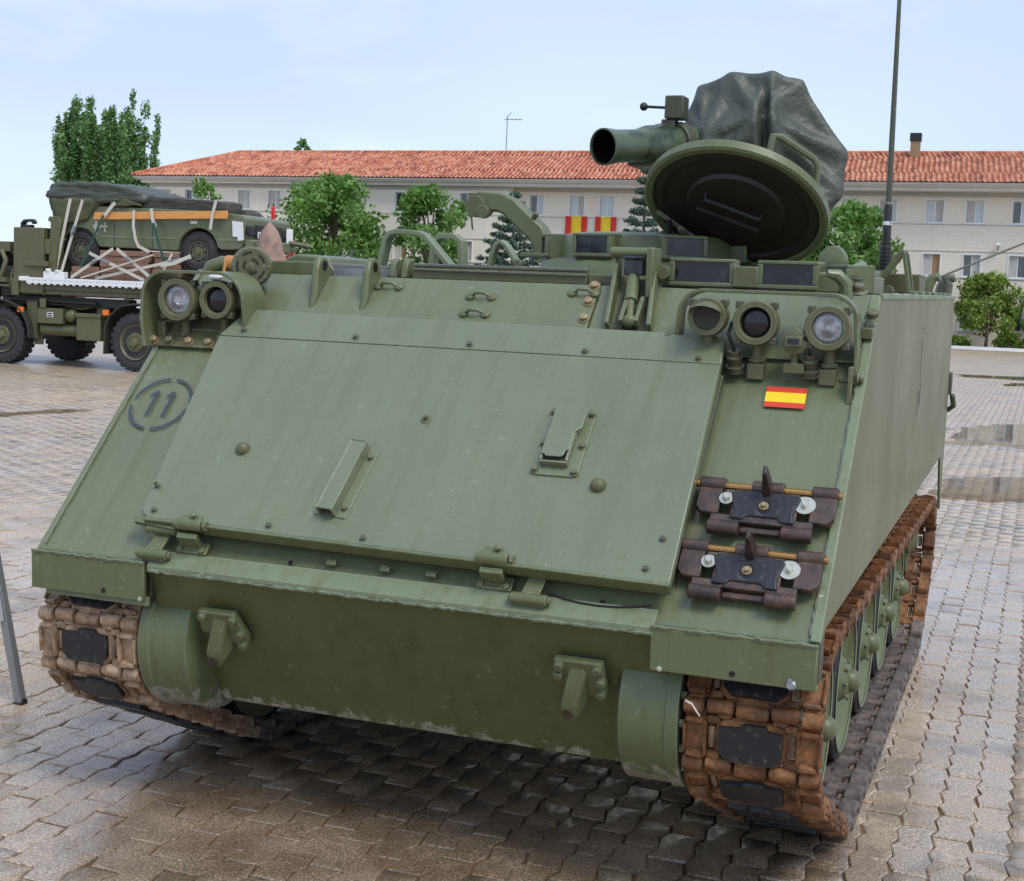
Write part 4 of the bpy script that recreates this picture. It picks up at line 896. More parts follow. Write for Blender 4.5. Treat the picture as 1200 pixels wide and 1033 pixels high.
# siren beside the left lamps
T = H @ Matrix.Translation((-.948, .79, 1.858)) @ Matrix.Rotation(rad(22), 4, 'Z')
mb = MB(); mb.lathe([(.050, .07), (.066, .06), (.068, .03), (.074, .028), (.074, .006), (.066, -.004)][::-1], (0, 0, 0), (0, 1, 0), 32); si = P('siren', mb, M['olive'], T)
for r_, n_, sp in ((.050, 5, 42), (.026, 3, 70)):
    for i in range(n_):
        mb = MB(); a0 = 360 / n_ * i + 15; vs = []
        for j in range(7):
            a = rad(a0 + sp * j / 6); vs += [((r_ - .004) * math.cos(a), -.0048, (r_ - .004) * math.sin(a)), ((r_ + .004) * math.cos(a), -.0048, (r_ + .004) * math.sin(a))]
        mb.add(vs, [(2 * j, 2 * j + 1, 2 * j + 3, 2 * j + 2) for j in range(6)]); P('siren_slot', mb, M['soot'], T, parent=si)
mb = MB(); mb.lathe([(.012, 0), (.014, .006), (.002, .009)], (0, -.004, 0), (0, -1, 0), 12)
for i in range(10):
    a = 2 * math.pi * i / 10; mb.hexbolt((.064 * math.cos(a), -.003, .064 * math.sin(a)), (0, -1, 0), .005, .004)
P('siren_screw', mb, M['olive'], T, parent=si, split=True)
mb = MB(); mb.box(-.035, .035, .03, .085, -.145, -.068); mb.box(-.045, .045, .02, .10, -.15, -.135); P('siren_stand', mb, M['dark_olive'], T, parent=si, bevel=.004)

# --- upper slope: engine access plate, lifting eyes, handles, bolts, vane cylinder
mb = MB(); mb.box(-.80, .347, 1.0, 1.292, .001, .009); ep = P('engine_cover', mb, M['glacis'], HG, bevel=.003)
mb = MB(); mb.box(.353, 1.238, 1.0, 1.292, .001, .008); P('driver_plate', mb, M['glacis'], HG, bevel=.003)
for x in (-.70, -.497):
    mb = MB(); mb.prism([(1.115, .006), (1.17, .03), (1.235, .085), (1.275, .100), (1.305, .092), (1.318, .066), (1.318, .030), (1.31, .006)], x - .013, x + .013, 'x')
    e_ = P('lifting_eye', mb, M['green'], HG, bevel=.007, smooth=50)
    mb = MB(); mb.cyl((x - .0145, 1.286, .062), (x + .0145, 1.286, .062), .018, n=14); P('eye_hole', mb, M['soot'], HG, parent=e_)
for x, s_ in ((-.430, 1.241), (-.066, 1.210), (-.064, 1.127), (.298, 1.245)):
    mb = MB()
    for q in (-.04, .04): mb.lathe([(.017, 0), (.017, .007), (.013, .011)], (x + q, s_, .009), (0, 0, 1), 14)
    mb.tube([(x - .038, s_, .018), (x - .026, s_, .021), (x - .018, s_, .032), (x + .018, s_, .032), (x + .026, s_, .021), (x + .038, s_, .018)], .0055, 8); P('grab_handle', mb, M['green'], HG, smooth=50)
for x, s_ in ((.330, 1.283), (.328, 1.208), (.331, 1.131)):
    mb = MB(); mb.hexbolt((x - .004, s_, .009), (0, 0, 1), .014, .013, .021); P('bolt', mb, M['copper'], HG, parent=ep)
mb = MB()
for a, b in ((.423, .395), (.565, .527)):
    mb.add([(a - .008, 1.08, .008), (a + .008, 1.08, .008), (a + .008, 1.08, .05), (a - .008, 1.08, .05), (b - .008, 1.40, .008), (b + .008, 1.40, .008), (b + .008, 1.40, .075), (b - .008, 1.40, .075)], [(0, 1, 2, 3), (7, 6, 5, 4), (0, 4, 5, 1), (1, 5, 6, 2), (2, 6, 7, 3), (3, 7, 4, 0)])
ch = P('cylinder_channel', mb, M['green'], HG, bevel=.004)
mb = MB(); mb.box(.432, .556, 1.082, 1.32, .009, .013); P('channel_floor', mb, M['dark_olive'], HG, parent=ch)
mb = MB(); mb.cyl((.497, 1.10, .04), (.480, 1.20, .045), .013); mb.cyl((.482, 1.185, .045), (.468, 1.29, .05), .022); mb.cyl((.468, 1.29, .05), (.462, 1.37, .055), .012); mb.sphere((.497, 1.10, .04), .024, 12); mb.box(.462, .476, 1.09, 1.20, .02, .055); mb.box(.515, .528, 1.09, 1.20, .02, .055); P('vane_cylinder', mb, M['green'], HG, parent=ch, bevel=.002)
mb = MB(); mb.cyl((.38, .90, 1.948), (.535, .90, 1.948), .018, n=12); mb.box(.522, .545, .83, .94, 1.80, 1.965); P('cylinder_crossbar', mb, M['green'], H, parent=ch, bevel=.004)
mb = MB(); mb.box(.437, .505, .86, .90, 1.872, 1.925); mb.box(.43, .512, .855, .905, 1.9255, 1.936); P('latch_block', mb, M['vision'], H, parent=ch, bevel=.004)
mb = MB(); mb.lathe([(.012, 0), (.012, .02), (.02, .02), (.02, .035)], (.565, .93, 1.885), (0, -1, 0), 10); P('hose_fitting', mb, M['olive'], H)

# --- roof front edge: coaming, grille, lugs, hinge bar
mb = MB(); mb.prism([(-.985, 1.836), (-.955, 1.884), (-.715, 1.884), (-.69, 1.858), (-.69, 1.836)], .94, .965, 'y'); mb.box(-.985, -.72, .965, 1.30, 1.868, 1.882); P('coaming', mb, M['green'], H, bevel=.004)
gr = MB()
for i in range(26): x = -.70 + i * .0095; gr.box(x, x + .0035, .955, 1.45, 1.862, 1.872)
for j in range(10): gr.box(-.705, -.45, .956 + j * .05, .961 + j * .05, 1.8725, 1.877)
gr.box(-.715, -.70, .95, 1.45, 1.836, 1.878); gr.box(-.70, -.44, .943, .9545, 1.836, 1.866)
P('roof_grille', gr, M['steel'], H)
for x in (-.455, -.405):
    mb = MB(); mb.prism([(.93, 1.836), (.945, 1.89), (.975, 1.908), (1.0, 1.90), (1.01, 1.836)], x - .012, x + .012, 'x'); P('hinge_lug', mb, M['green'], H, bevel=.006)
mb = MB(); mb.box(-.375, .285, .945, .985, 1.836, 1.876); mb.box(.288, .41, .945, .985, 1.836, 1.872); hb_ = P('hatch_coaming', mb, M['olive'], H, bevel=.003)
mb = MB(); mb.cyl((-.37, .952, 1.882), (.285, .952, 1.882), .009, n=8); mb.tube([(-.37, .941, 1.868), (.28, .941, 1.866)], .005, 6); P('hinge_rod', mb, M['rust'] if False else M['dark_olive'], H, parent=hb_)
mb = MB(); mb.box(-.35, .28, .99, 1.9, 1.852, 1.872); P('engine_hatch', mb, M['green'], H, bevel=.006)
# hoop guards on the roof
def hoop(pts, w, th, name='hoop_guard'):
    m_ = MB(); m_.ribbon(pts, (0, 1, 0), w, th); return P(name, m_, M['weld'], H, bevel=.003, smooth=60)
hoop([(-.682, 1.3, 1.84), (-.660, 1.3, 1.94), (-.650, 1.3, 1.985), (-.632, 1.3, 2.006), (-.60, 1.3, 2.014), (-.51, 1.3, 2.008), (-.486, 1.3, 1.998), (-.465, 1.3, 1.978), (-.375, 1.3, 1.885), (-.345, 1.3, 1.84)], .06, .020)
hoop([(-.60, 1.62, 1.84), (-.585, 1.62, 1.99), (-.56, 1.62, 2.01), (-.50, 1.62, 2.01), (-.47, 1.62, 1.99), (-.46, 1.62, 1.84)], .06, .024)
hoop([(-.225, 1.3, 1.84), (-.205, 1.3, 1.94), (-.190, 1.3, 1.975), (-.172, 1.3, 1.985), (-.150, 1.3, 1.970), (-.105, 1.3, 1.905), (-.075, 1.3, 1.84)], .05, .016)
mb = MB(); mb.lathe([(.015, 0), (.015, .03)], (-.098, 1.27, 1.905), (0, 1, 0), 10); mb.tube([(-.10, 1.28, 1.90), (-.08, 1.28, 1.885), (-.085, 1.28, 1.86)], .006, 6); P('hoop_clip', mb, M['olive'], H)

# --- driver's hatch ring with vision blocks
mb = MB(); mb.lathe([(.34, 0), (.34, .055), (.30, .075), (.001, .085)], (.80, 1.40, 1.835), (0, 0, 1), 40); P('driver_hatch', mb, M['green'], H)
def vblock(cx, cy, z0, z1, w, ang, name='vision_block', dp=.10):
    T_ = H @ Matrix.Translation((cx, cy, 0)) @ Matrix.Rotation(rad(ang), 4, 'Z')
    mb = MB(); zc = (z0 + z1) / 2
    mb.box(-w / 2 - .018, w / 2 + .018, .006, dp, z0 - .02, z1 + .012)
    mb.box(-w / 2 - .018, w / 2 + .018, -.012, .0055, z1 + .0, z1 + .012); mb.box(-w / 2 - .018, w / 2 + .018, -.012, .0055, z0 - .014, z0); mb.box(-w / 2 - .018, -w / 2, -.012, .0055, z0 + .0005, z1 - .0005); mb.box(w / 2, w / 2 + .018, -.012, .0055, z0 + .0005, z1 - .0005)
    o = P(name, mb, M['green'], T_, bevel=.003)
    mb = MB(); mb.box(-w / 2 + .0005, w / 2 - .0005, -.003, .0058, z0 + .0005, z1 - .0005); P('vision_glass', mb, M['vision'], T_, parent=o)
vblock(.672, 1.0, 1.858, 1.925, .185, 4); vblock(.960, 1.0, 1.858, 1.925, .165, -3); vblock(1.105, 1.12, 1.86, 1.92, .10, -48)
mb = MB(); mb.box(.52, 1.12, 1.02, 1.14, 1.836, 1.905); P('block_housing', mb, M['green'], H, bevel=.008)
mb = MB(); mb.box(.777, .862, .99, 1.03, 1.845, 1.915); P('block_spacer', mb, M['olive'], H, bevel=.004)
# cluttered right side of the roof
mb = MB(); mb.box(1.10, 1.19, 1.25, 1.75, 1.836, 1.90); mb.box(1.14, 1.16, 1.20, 1.9, 1.9005, 1.925); mb.cyl((1.12, 1.15, 1.90), (1.14, 1.5, 1.94), .016); mb.box(1.00, 1.08, 1.6, 1.9, 1.836, 1.93); P('hatch_latch', mb, M['green'], H, bevel=.006)
mb = MB(); mb.lathe([(.05, 0), (.055, .02), (.05, .04), (.02, .05)], (1.04, 1.5, 1.95), (-.2, -1, .1), 16); mb.cyl((1.04, 1.52, 1.84), (1.04, 1.52, 1.95), .02); P('filler_cap', mb, M['green'], H)
mb = MB(); mb.lathe([(.03, 0), (.03, .02), (.018, .02), (.018, .05), (.026, .05), (.026, .065)], (1.165, 1.1, 1.836), (0, 0, 1), 10); mb.lathe([(.025, 0), (.025, .03)], (1.19, 1.9, 1.85), (0, -1, 0), 10); P('pipe_fitting', mb, M['olive'], H)
# --- cupola with vision blocks
mb = MB(); mb.lathe([(.49, 0), (.485, .05), (.465, .095), (.45, .105), (.415, .108), (.41, .18), (.39, .205), (.30, .22), (.001, .22)], (.165, 2.20, 1.836), (0, 0, 1), 56); cup = P('cupola', mb, M['green'], H, smooth=40)
for a in (-106, -58, -154, -10):
    c_, s_ = math.cos(rad(a)), math.sin(rad(a)); vblock(.165 + .455 * c_, 2.20 + .455 * s_, 1.962, 2.030, .150, a + 90, dp=.07)
# hatch lid, tilted open, seen from below
Dr, Du, Dn = Vector((.93424, .35436, .04032)), Vector((-.07328, .08009, .99409)), Vector((-.34904, .93167, -.10079))
HI = H.inverted().to_3x3()
maj = Dr * math.cos(rad(-20.5)) + Du * math.sin(rad(-20.5)); mino = Dr * math.sin(rad(20.5)) + Du * math.cos(rad(20.5))
tl = math.asin(.43); low_ax = (Dn * math.cos(tl) * -1 + 0 * maj)
nrm = (-(Dn) * math.sin(tl) - mino * math.cos(tl)).normalized()     # underside normal: towards viewer and down
nrm = (HI @ nrm).normalized()
T = H @ Matrix.Translation((.596, 1.84, 2.155)) @ nrm.to_track_quat('Z', 'Y').to_matrix().to_4x4()
R_ = .367
mb = MB(); mb.lathe([(.001, -.045), (R_ * .8, -.045), (R_, -.020), (R_, .012), (R_ - .010, .020), (R_ - .030, .020), (R_ - .036, .008)], (0, 0, 0), (0, 0, 1), 64, cap=False); lid = P('hatch_lid', mb, M['green'], T, smooth=35)
mb = MB(); mb.lathe([(R_ - .037, .0075), (R_ - .055, .014), (R_ - .075, .012), (R_ - .085, .002), (.20, .001), (.19, .016), (.12, .020), (.001, .018)], (0, 0, 0), (0, 0, 1), 56, cap=False); P('lid_lining', mb, M['black'] if False else plain('dark_worn_lining', (.016, .014, .010), .5, var=.5, scale=9), T, parent=lid, smooth=35)
u_ = (T.inverted().to_3x3() @ maj).normalized(); v_ = Vector((0, 0, 1)).cross(u_)
if (T.to_3x3() @ v_).dot(Du) < 0: v_ = -v_
mb = MB(); mb.tube([u_ * -.13 + v_ * .04 + Vector((0, 0, .015)), u_ * -.13 + v_ * .04 + Vector((0, 0, .045)), u_ * .10 + v_ * .04 + Vector((0, 0, .045)), u_ * .10 + v_ * .04 + Vector((0, 0, .015))], .008, 8); mb.tube([u_ * -.14 + v_ * -.06 + Vector((0, 0, .018)), u_ * .12 + v_ * -.06 + Vector((0, 0, .018))], .010, 6); P('lid_handle', mb, M['truck_dark'], T, parent=lid)
mb = MB(); mb.ribbon([u_ * -.28 + v_ * -.16 + Vector((0, 0, .03)), u_ * -.07 + v_ * -.225 + Vector((0, 0, .05))], v_, .022, .006); mb.lathe([(.016, 0), (.016, .012)], u_ * -.16 + v_ * -.195 + Vector((0, 0, .042)), (0, 0, 1), 12); P('lid_catch', mb, M['zinc'], T, parent=lid)
mb = MB(); mb.tube([u_ * -.22 + v_ * -.17 + Vector((0, 0, .04)), u_ * -.20 + v_ * -.22 + Vector((0, 0, .06)), u_ * -.17 + v_ * -.30 + Vector((0, 0, .05))], .009, 6); P('lid_strap', mb, M['black'], T, parent=lid)
top_ = [u_ * .02 + v_ * (R_ - .03) + Vector((0, 0, -.03)), u_ * .01 + v_ * (R_ + .005) + Vector((0, 0, -.085)), u_ * .04 + v_ * (R_ - .01) + Vector((0, 0, -.105)), u_ * .19 + v_ * (R_ - .06) + Vector((0, 0, -.105)), u_ * .215 + v_ * (R_ - .07) + Vector((0, 0, -.085)), u_ * .235 + v_ * (R_ - .12) + Vector((0, 0, -.03))]
mb = MB(); mb.tube(top_, .014, 8); P('lid_grab_bar', mb, M['green'], T, parent=lid)
mb = MB(); mb.cyl((.62, 2.30, 2.05), (.60, 2.22, 2.16), .05); mb.box(.30, .80, 2.28, 2.55, 2.05, 2.20); P('launcher_mount', mb, M['dark_olive'], H, bevel=.02)
# --- launch tube
m0 = Vector((.06, 1.78, 2.385)); m1 = Vector((.315, 2.30, 2.45)); ad = (m1 - m0).normalized(); L_ = (m1 - m0).length
mb = MB(); mb.lathe([(.065, .30), (.0655, .012), (.068, 0), (.0735, 0), (.0745, .006), (.0735, .02), (.067, .075), (.0655, .20), (.080, .26), (.083, .34), (.076, .37), (.076, L_ + .25)], m0, ad, 36, cap=False); tb = P('launch_tube', mb, M['camo'], H, smooth=40)
mb = MB(); mb.lathe([(.0645, .008), (.0645, .30), (.001, .30)], m0, ad, 30, cap=False); P('tube_bore', mb, M['soot'], H, parent=tb)
mb = MB(); q = m0 + ad * .43; mb.lathe([(.092, 0), (.092, .05)], q, ad, 24); mb.box(q.x - .01, q.x + .10, q.y - .03, q.y + .2, q.z - .14, q.z - .07); P('tube_clamp', mb, M['dark_olive'], H, parent=tb, bevel=.004)
mb = MB(); mb.box(.215, .295, 2.12, 2.22, 2.535, 2.63); mb.box(.20, .26, 2.13, 2.20, 2.46, 2.534); P('sight_head', mb, M['dark_olive'], H, bevel=.006)
mb = MB(); mb.tube([(.215, 2.17, 2.585), (.128, 2.15, 2.588)], .006, 8); mb.sphere((.118, 2.148, 2.588), .018, 12); P('sight_lever', mb, M['black'], H, smooth=60)
mb = MB(); mb.box(.10, .24, 2.0, 2.2, 2.33, 2.37); mb.tube([(.17, 2.05, 2.47), (.19, 2.10, 2.50), (.22, 2.15, 2.51)], .012, 6); P('tube_bracket', mb, M['dark_olive'], H, bevel=.004)
# --- bent crane arm on the cupola's left rim
mb = MB(); mb.ribbon([(-.335, 2.25, 1.955), (-.335, 2.25, 2.0), (-.37, 2.25, 2.055), (-.50, 2.25, 2.165), (-.545, 2.25, 2.185), (-.655, 2.25, 2.19)], (0, 1, 0), .10, .085); arm = P('crane_arm', mb, M['green'], H, bevel=.010)
mb = MB(); mb.cyl((-.655, 2.19, 2.165), (-.655, 2.31, 2.165), .048, n=20); mb.cyl((-.61, 2.17, 2.14), (-.61, 2.20, 2.14), .03, n=12); mb.box(-.69, -.66, 2.20, 2.30, 2.12, 2.225); mb.tube([(-.675, 2.2, 2.13), (-.67, 2.2, 2.09), (-.665, 2.2, 2.06)], .005, 6); P('arm_head', mb, M['olive'], H, parent=arm, bevel=.004)
mb = MB(); mb.box(-.42, -.25, 2.16, 2.34, 1.945, 1.965); mb.cyl((-.40, 2.22, 2.10), (-.36, 2.20, 2.14), .012); P('arm_base', mb, M['green'], H, parent=arm, bevel=.004)
# --- rear right roof: frame, box, whip antennas, hooks
mb = MB(); 
for y in (2.80, 2.98): mb.ribbon([(1.02, y, 1.85), (1.140, y, 2.025), (1.150, y, 2.035), (1.158, y, 2.02), (1.19, y, 1.85)], (0, 1, 0), .035, .014)
mb.box(1.145, 1.152, 2.80, 2.98, 2.02, 2.034); P('a_frame', mb, M['green'], H, bevel=.002)
mb = MB(); mb.box(1.03, 1.215, 3.05, 3.35, 1.845, 1.935); P('roof_box', mb, M['olive'], H, bevel=.005)
mb = MB()
for i in range(7): mb.hexbolt((1.255, 2.3 + i * .36, 1.842), (0, 0, 1), .016, .014)
P('roof_bolt', mb, M['weld'], H, split=True)
mb = MB(); mb.lathe([(.05, 0), (.05, .12), (.03, .13)], (.952, 4.0, 1.836), (0, 0, 1), 16); an = P('antenna_base', mb, M['olive'], H)
prof = []
for i in range(8): prof += [(.038 - .0014 * i, i * .019), (.038 - .0014 * i, i * .019 + .010), (.029, i * .019 + .012), (.029, i * .019 + .017)]
mb = MB(); mb.lathe(prof + [(.022, .155), (.022, .34), (.018, .35)], (.952, 4.0, 1.96), (-.003, 0, 1), 18); P('antenna_spring', mb, M['black'], H, parent=an)
mb = MB(); mb.lathe([(.0165, 0), (.014, .5), (.011, 1.0), (.008, 2.6)], (.951, 4.0, 2.32), (-.012, 0, 1), 10); P('antenna_whip', mb, M['dark_olive'], H, parent=an)
mb = MB(); mb.lathe([(.023, 0), (.023, .02)], (.951, 4.0, 2.20), (-.012, 0, 1), 10); P('antenna_band', mb, M['white'], H, parent=an)
mb = MB(); mb.tube([(1.02, 4.2, 1.84), (1.10, 4.3, 1.885), (1.30, 4.5, 1.99), (1.62, 4.8, 2.15), (2.1, 5.2, 2.40)], .006, 6); P('tied_whip_antenna', mb, M['dark_olive'], H, smooth=60)
for x, y in ((1.17, 4.35), (1.235, 4.55)):
    mb = MB(); mb.tube([(x - .03, y, 1.836), (x - .02, y, 1.89), (x + .005, y, 1.935), (x + .03, y, 1.945), (x + .045, y, 1.92)], [.035, .034, .028, .022, .012], 10); P('horn_hook', mb, M['green'], H, smooth=60)
mb = MB(); mb.tube([(1.235, 4.5, 1.845), (1.245, 4.5, 1.90), (1.225, 4.5, 1.95)], [.035, .03, .015], 8); P('hook_cover', mb, M['dark_olive'], H, smooth=60)
# left roof beside the lamps: hose and vent hood
mb = MB(); mb.tube([(-1.245, .97, 1.82), (-1.235, .97, 1.85), (-1.19, .98, 1.868), (-1.13, 1.0, 1.864), (-1.07, 1.03, 1.85), (-1.03, 1.05, 1.83)], .028, 12); hs = P('tied_hose', mb, M['green'], H, smooth=60)
mb = MB(); 
for i in range(4): mb.lathe([(.0295, 0), (.031, .003), (.0295, .006)], (-1.172 + .008 * i, .982 + .003 * i, 1.868), (1, .15, -.05), 12)
mb.tube([(-1.16, .955, 1.868), (-1.165, .95, 1.84), (-1.155, .955, 1.82)], .006, 5); P('twine', mb, M['cord'], H, parent=hs)
mb = MB(); mb.prism([(-1.10, 1.836), (-1.07, 1.90), (-1.02, 1.915), (-.88, 1.905), (-.85, 1.836)], 1.25, 1.7, 'y'); P('vent_hood', mb, M['green'], H, bevel=.008)
mb = MB(); mb.sphere((-1.05, .84, 1.80), .02, 10); mb.cyl((-1.05, .86, 1.76), (-1.05, .86, 1.80), .018); mb.sphere((-1.13, .84, 1.815), .022, 10, (1.4, .8, .7)); P('chipped_fitting', mb, M['white'], H, smooth=60)

# ---- running gear, level on the ground
XC = 1.095; WY = [.97 + .667 * i for i in range(5)]; WR = .300; WZ = .345
def wheel_meshes():
    mb = MB(); X = (1, 0, 0)
    mb.lathe([(.001, .046), (.050, .046), (.068, .036), (.095, -.006), (.15, -.022), (.21, -.018), (.245, .008), (.268, .030), (.268, -.062), (.20, -.062), (.001, -.062)], (0, 0, 0), X, 40, cap=False); a = mb.mesh('road_wheel', M['green'], 40)
    mb = MB(); mb.lathe([(.269, .026), (.285, .027), (.300, .018), (.300, -.052), (.285, -.06), (.269, -.058)], (0, 0, 0), X, 40, cap=False); b = mb.mesh('rubber_tyre', M['rubber'], 40)
    mb = MB(); mb.lathe([(.046, .046), (.044, .058), (.034, .076), (.018, .084), (.001, .086)], (0, 0, 0), X, 20, cap=False)
    for i in range(8): an_ = i * math.pi / 4; mb.hexbolt((.034, .072 * math.cos(an_), .072 * math.sin(an_)), X, .008, .010)
    c = mb.mesh('hub_cap', M['green'], 40)
    mb = MB(); mb.lathe([(.262, .0305), (.270, .034), (.276, .0315), (.272, .027)], (0, 0, 0), X, 40, cap=False); d_ = mb.mesh('wheel_rim', M['weld'], 40)
    return a, b, c, d_
wa, wb_, wc, wd = wheel_meshes()
for sx in (-1, 1):
    for y in WY:
        for xo in (.032, -.064):
            Tm = Matrix.Translation((sx * (XC + xo), y, WZ)) @ Matrix.Rotation(0 if sx > 0 else math.pi, 4, 'Z')
            w_ = P('road_wheel', wa, None, Tm); P('rubber_tyre', wb_, None, Tm, parent=w_)
            if xo > 0: P('hub_cap', wc, None, Tm, parent=w_); P('wheel_rim', wd, None, Tm, parent=w_)
    for nm, (cy, cz, r_) in (('drive_sprocket', (.285, .570, .20)), ('idler_wheel', (4.12, .535, .19))):
        mb = MB()
        for xo in (.055, -.06):
            if nm == 'drive_sprocket':
                teeth = []
                for i in range(20): 
                    for da, rr in ((-4, .20), (-2.5, .240), (2.5, .240), (4, .20)): a = rad(i * 18 + da); teeth.append((cy + rr * math.cos(a), cz + rr * math.sin(a)))
                mb.prism(teeth, sx * (XC + xo) - .016, sx * (XC + xo) + .016, 'x')
            else: mb.lathe([(.05, .02), (.08, 0), (r_ - .02, .0), (r_, .01), (r_, -.03), (.05, -.03)], (sx * (XC + xo), cy, cz), (sx, 0, 0), 32)
        mb.lathe([(.06, .0), (.08, .02), (.10, .09), (.05, .13)], (sx * (XC - .02), cy, cz), (sx, 0, 0), 24)
        P(nm, mb, M['green'] if nm != 'drive_sprocket' else M['dark_olive'], ID)
# track path
cir = [(.285, .570, .243)] + [(y, WZ, .318) for y in WY] + [(4.12, .535, .212)]
pt = []
for cy, cz, r_ in cir:
    for i in range(72): a = 2 * math.pi * i / 72; pt.append((cy + r_ * math.cos(a), cz + r_ * math.sin(a)))
pt = sorted(set(pt))
def half(ps):
    h = []
    for p in ps:
        while len(h) > 1 and (h[-1][0] - h[-2][0]) * (p[1] - h[-2][1]) - (h[-1][1] - h[-2][1]) * (p[0] - h[-2][0]) <= 0: h.pop()
        h.append(p)
    return h
hullp = half(pt)[:-1] + half(pt[::-1])[:-1]
cum = [0]
for a, b in zip(hullp, hullp[1:] + hullp[:1]): cum.append(cum[-1] + math.dist(a, b))
NS = round(cum[-1] / .1725)
def shoe_mesh(mat):
    mb = MB(); m2 = mat
    mb.prism([(-.099, -.034), (-.068, -.056), (.068, -.056), (.099, -.034), (.099, .034), (.068, .054), (-.068, .054), (-.099, .034)], -.012, .012)
    mb.prism([(-.094, -.031), (-.066, -.053), (.066, -.053), (.094, -.031), (.094, .031), (.066, .051), (-.066, .051), (-.094, .031)], .0125, .020)
    for sx in (-1, 1):
        o = [(.124, -.052), (.180, -.052), (.190, -.040), (.190, .036), (.180, .048), (.124, .048)]
        mb.prism([(sx * x, y) for x, y in o], -.012, .010)
        xa, xb = sorted((sx * .128, sx * .190)); mb.add([(xa, -.052, -.0125), (xb, -.052, -.0125), (xb, .036, -.0125), (xa, .036, -.0125), (xa + .006, -.042, -.044), (xb - .006, -.042, -.044), (xb - .006, .024, -.040), (xa + .006, .024, -.040)], [(0, 1, 2, 3), (7, 6, 5, 4), (0, 4, 5, 1), (1, 5, 6, 2), (2, 6, 7, 3), (3, 7, 4, 0)]); mb.cyl((sx * .128, .055, -.006), (sx * .188, .055, -.006), .016, n=8)
        # raised rim and grouser round the end plate
        mb.box(*sorted((sx * .182, sx * .190)), -.040, .036, .0105, .026); mb.box(*sorted((sx * .124, sx * .132)), -.050, .046, .0105, .030); mb.box(*sorted((sx * .1325, sx * .1815)), .036, .047, .0105, .030)
        mb.add([(sx * .1325, -.052, .0105), (sx * .1815, -.052, .0105), (sx * .1815, -.040, .0105), (sx * .1325, -.030, .0105), (sx * .1325, -.052, .034), (sx * .1815, -.052, .026), (sx * .1815, -.044, .026), (sx * .1325, -.042, .034)], [(0, 1, 2, 3), (4, 5, 6, 7), (0, 1, 5, 4), (1, 2, 6, 5), (2, 3, 7, 6), (3, 0, 4, 7)])
        mb.box(*sorted((sx * .088, sx * .125)), -.056, -.034, -.010, .012); mb.box(*sorted((sx * .088, sx * .125)), .034, .054, -.010, .012)
        mb.cyl((sx * .134, -.076, 0), (sx * .192, -.076, 0), .021, n=12); mb.cyl((sx * .052, .076, 0), (sx * .126, .076, 0), .020, n=12)
        mb.box(*sorted((sx * .136, sx * .184)), -.072, -.048, -.012, .008); mb.box(*sorted((sx * .056, sx * .096)), .048, .074, -.013, .012)
    mb.cyl((-.045, -.076, 0), (.045, -.076, 0), .020, n=12); mb.box(-.044, .044, -.074, -.048, -.014, .014)
    mb.add([(-.013, -.030, -.012), (.013, -.030, -.012), (.013, .030, -.012), (-.013, .030, -.012), (-.006, -.012, -.095), (.006, -.012, -.095), (.006, .012, -.095), (-.006, .012, -.095)], [(0, 1, 2, 3), (7, 6, 5, 4), (0, 4, 5, 1), (1, 5, 6, 2), (2, 6, 7, 3), (3, 7, 4, 0)])
    me = mb.mesh('track_link', m2, 0); bm = bmesh.new(); bm.from_mesh(me)
    es = [e for e in bm.edges if len(e.link_faces) == 2 and e.calc_face_angle(0) > rad(50)]
    bmesh.ops.bevel(bm, geom=es, offset=.0032, segments=2, affect='EDGES', clamp_overlap=True); bm.to_mesh(me); bm.free()
    me.shade_smooth(); me.set_sharp_from_angle(angle=rad(38)); return me
mb = MB(); mb.prism([(-.087, -.027), (-.062, -.048), (.062, -.048), (.087, -.027), (.087, .036), (.050, .038), (.038, .050), (-.020, .050), (-.032, .038), (-.087, .036)], .020, .036); pad_me = mb.mesh('rubber_pad', M['rubber'], 30)
mb = MB(); mb.lathe([(.008, 0), (.010, .008), (.010, .044), (.008, .052)], (.112, -.026, .004), (0, 1, 0), 8)
con_r = mb.mesh('tooth_block', M['tan'], 40)
mb = MB(); mb.cyl((.192, -.076, 0), (.200, -.076, 0), .012, n=8); mb.cyl((-.200, -.076, 0), (-.192, -.076, 0), .012, n=8); pin_me = mb.mesh('pin', M['worn'], 30)
sm = {1: shoe_mesh(M['rust']), -1: shoe_mesh(M['tan'])}; sm_worn = shoe_mesh(M['worn'])
for sx in (-1, 1):
    for i_ in range(NS):
        s0 = cum[-1] * i_ / NS + .02
        def at_(s_):
            s_ %= cum[-1]; j = max(q for q in range(len(hullp)) if cum[q] <= s_ + 1e-9); a = Vector(hullp[j]); b = Vector(hullp[(j + 1) % len(hullp)]); return a.lerp(b, (s_ - cum[j]) / max(1e-9, cum[j + 1] - cum[j]))
        a, b = at_(s0 - .086), at_(s0 + .086); c = (a + b) / 2; tg = (b - a).normalized(); ny, nz_ = tg.y, -tg.x      # outward (hull is counter-clockwise in y,z)
        Tm = Matrix(((sx, 0, 0, sx * XC), (0, -tg.x if sx > 0 else -tg.x, ny, c.x), (0, -tg.y, nz_, c.y), (0, 0, 0, 1)))
        Tm = Matrix(((1, 0, 0, sx * XC), (0, -tg.x, ny, c.x), (0, -tg.y, nz_, c.y), (0, 0, 0, 1)))
        Tm = Tm @ Matrix.Diagonal((1, 1.135, 1, 1))
        if Tm.to_3x3().determinant() < 0: Tm = Tm @ Matrix.Diagonal((-1, 1, 1, 1))
        o = P('track_link', sm_worn if (c.y < .12 and c.x > .8) else sm[sx], None, Tm); P('rubber_pad', pad_me, None, Tm, parent=o); P('tooth_block', con_r, None, Tm, parent=o); P('tooth_block', con_r, None, Tm @ Matrix.Translation((-.224, 0, 0)), parent=o)
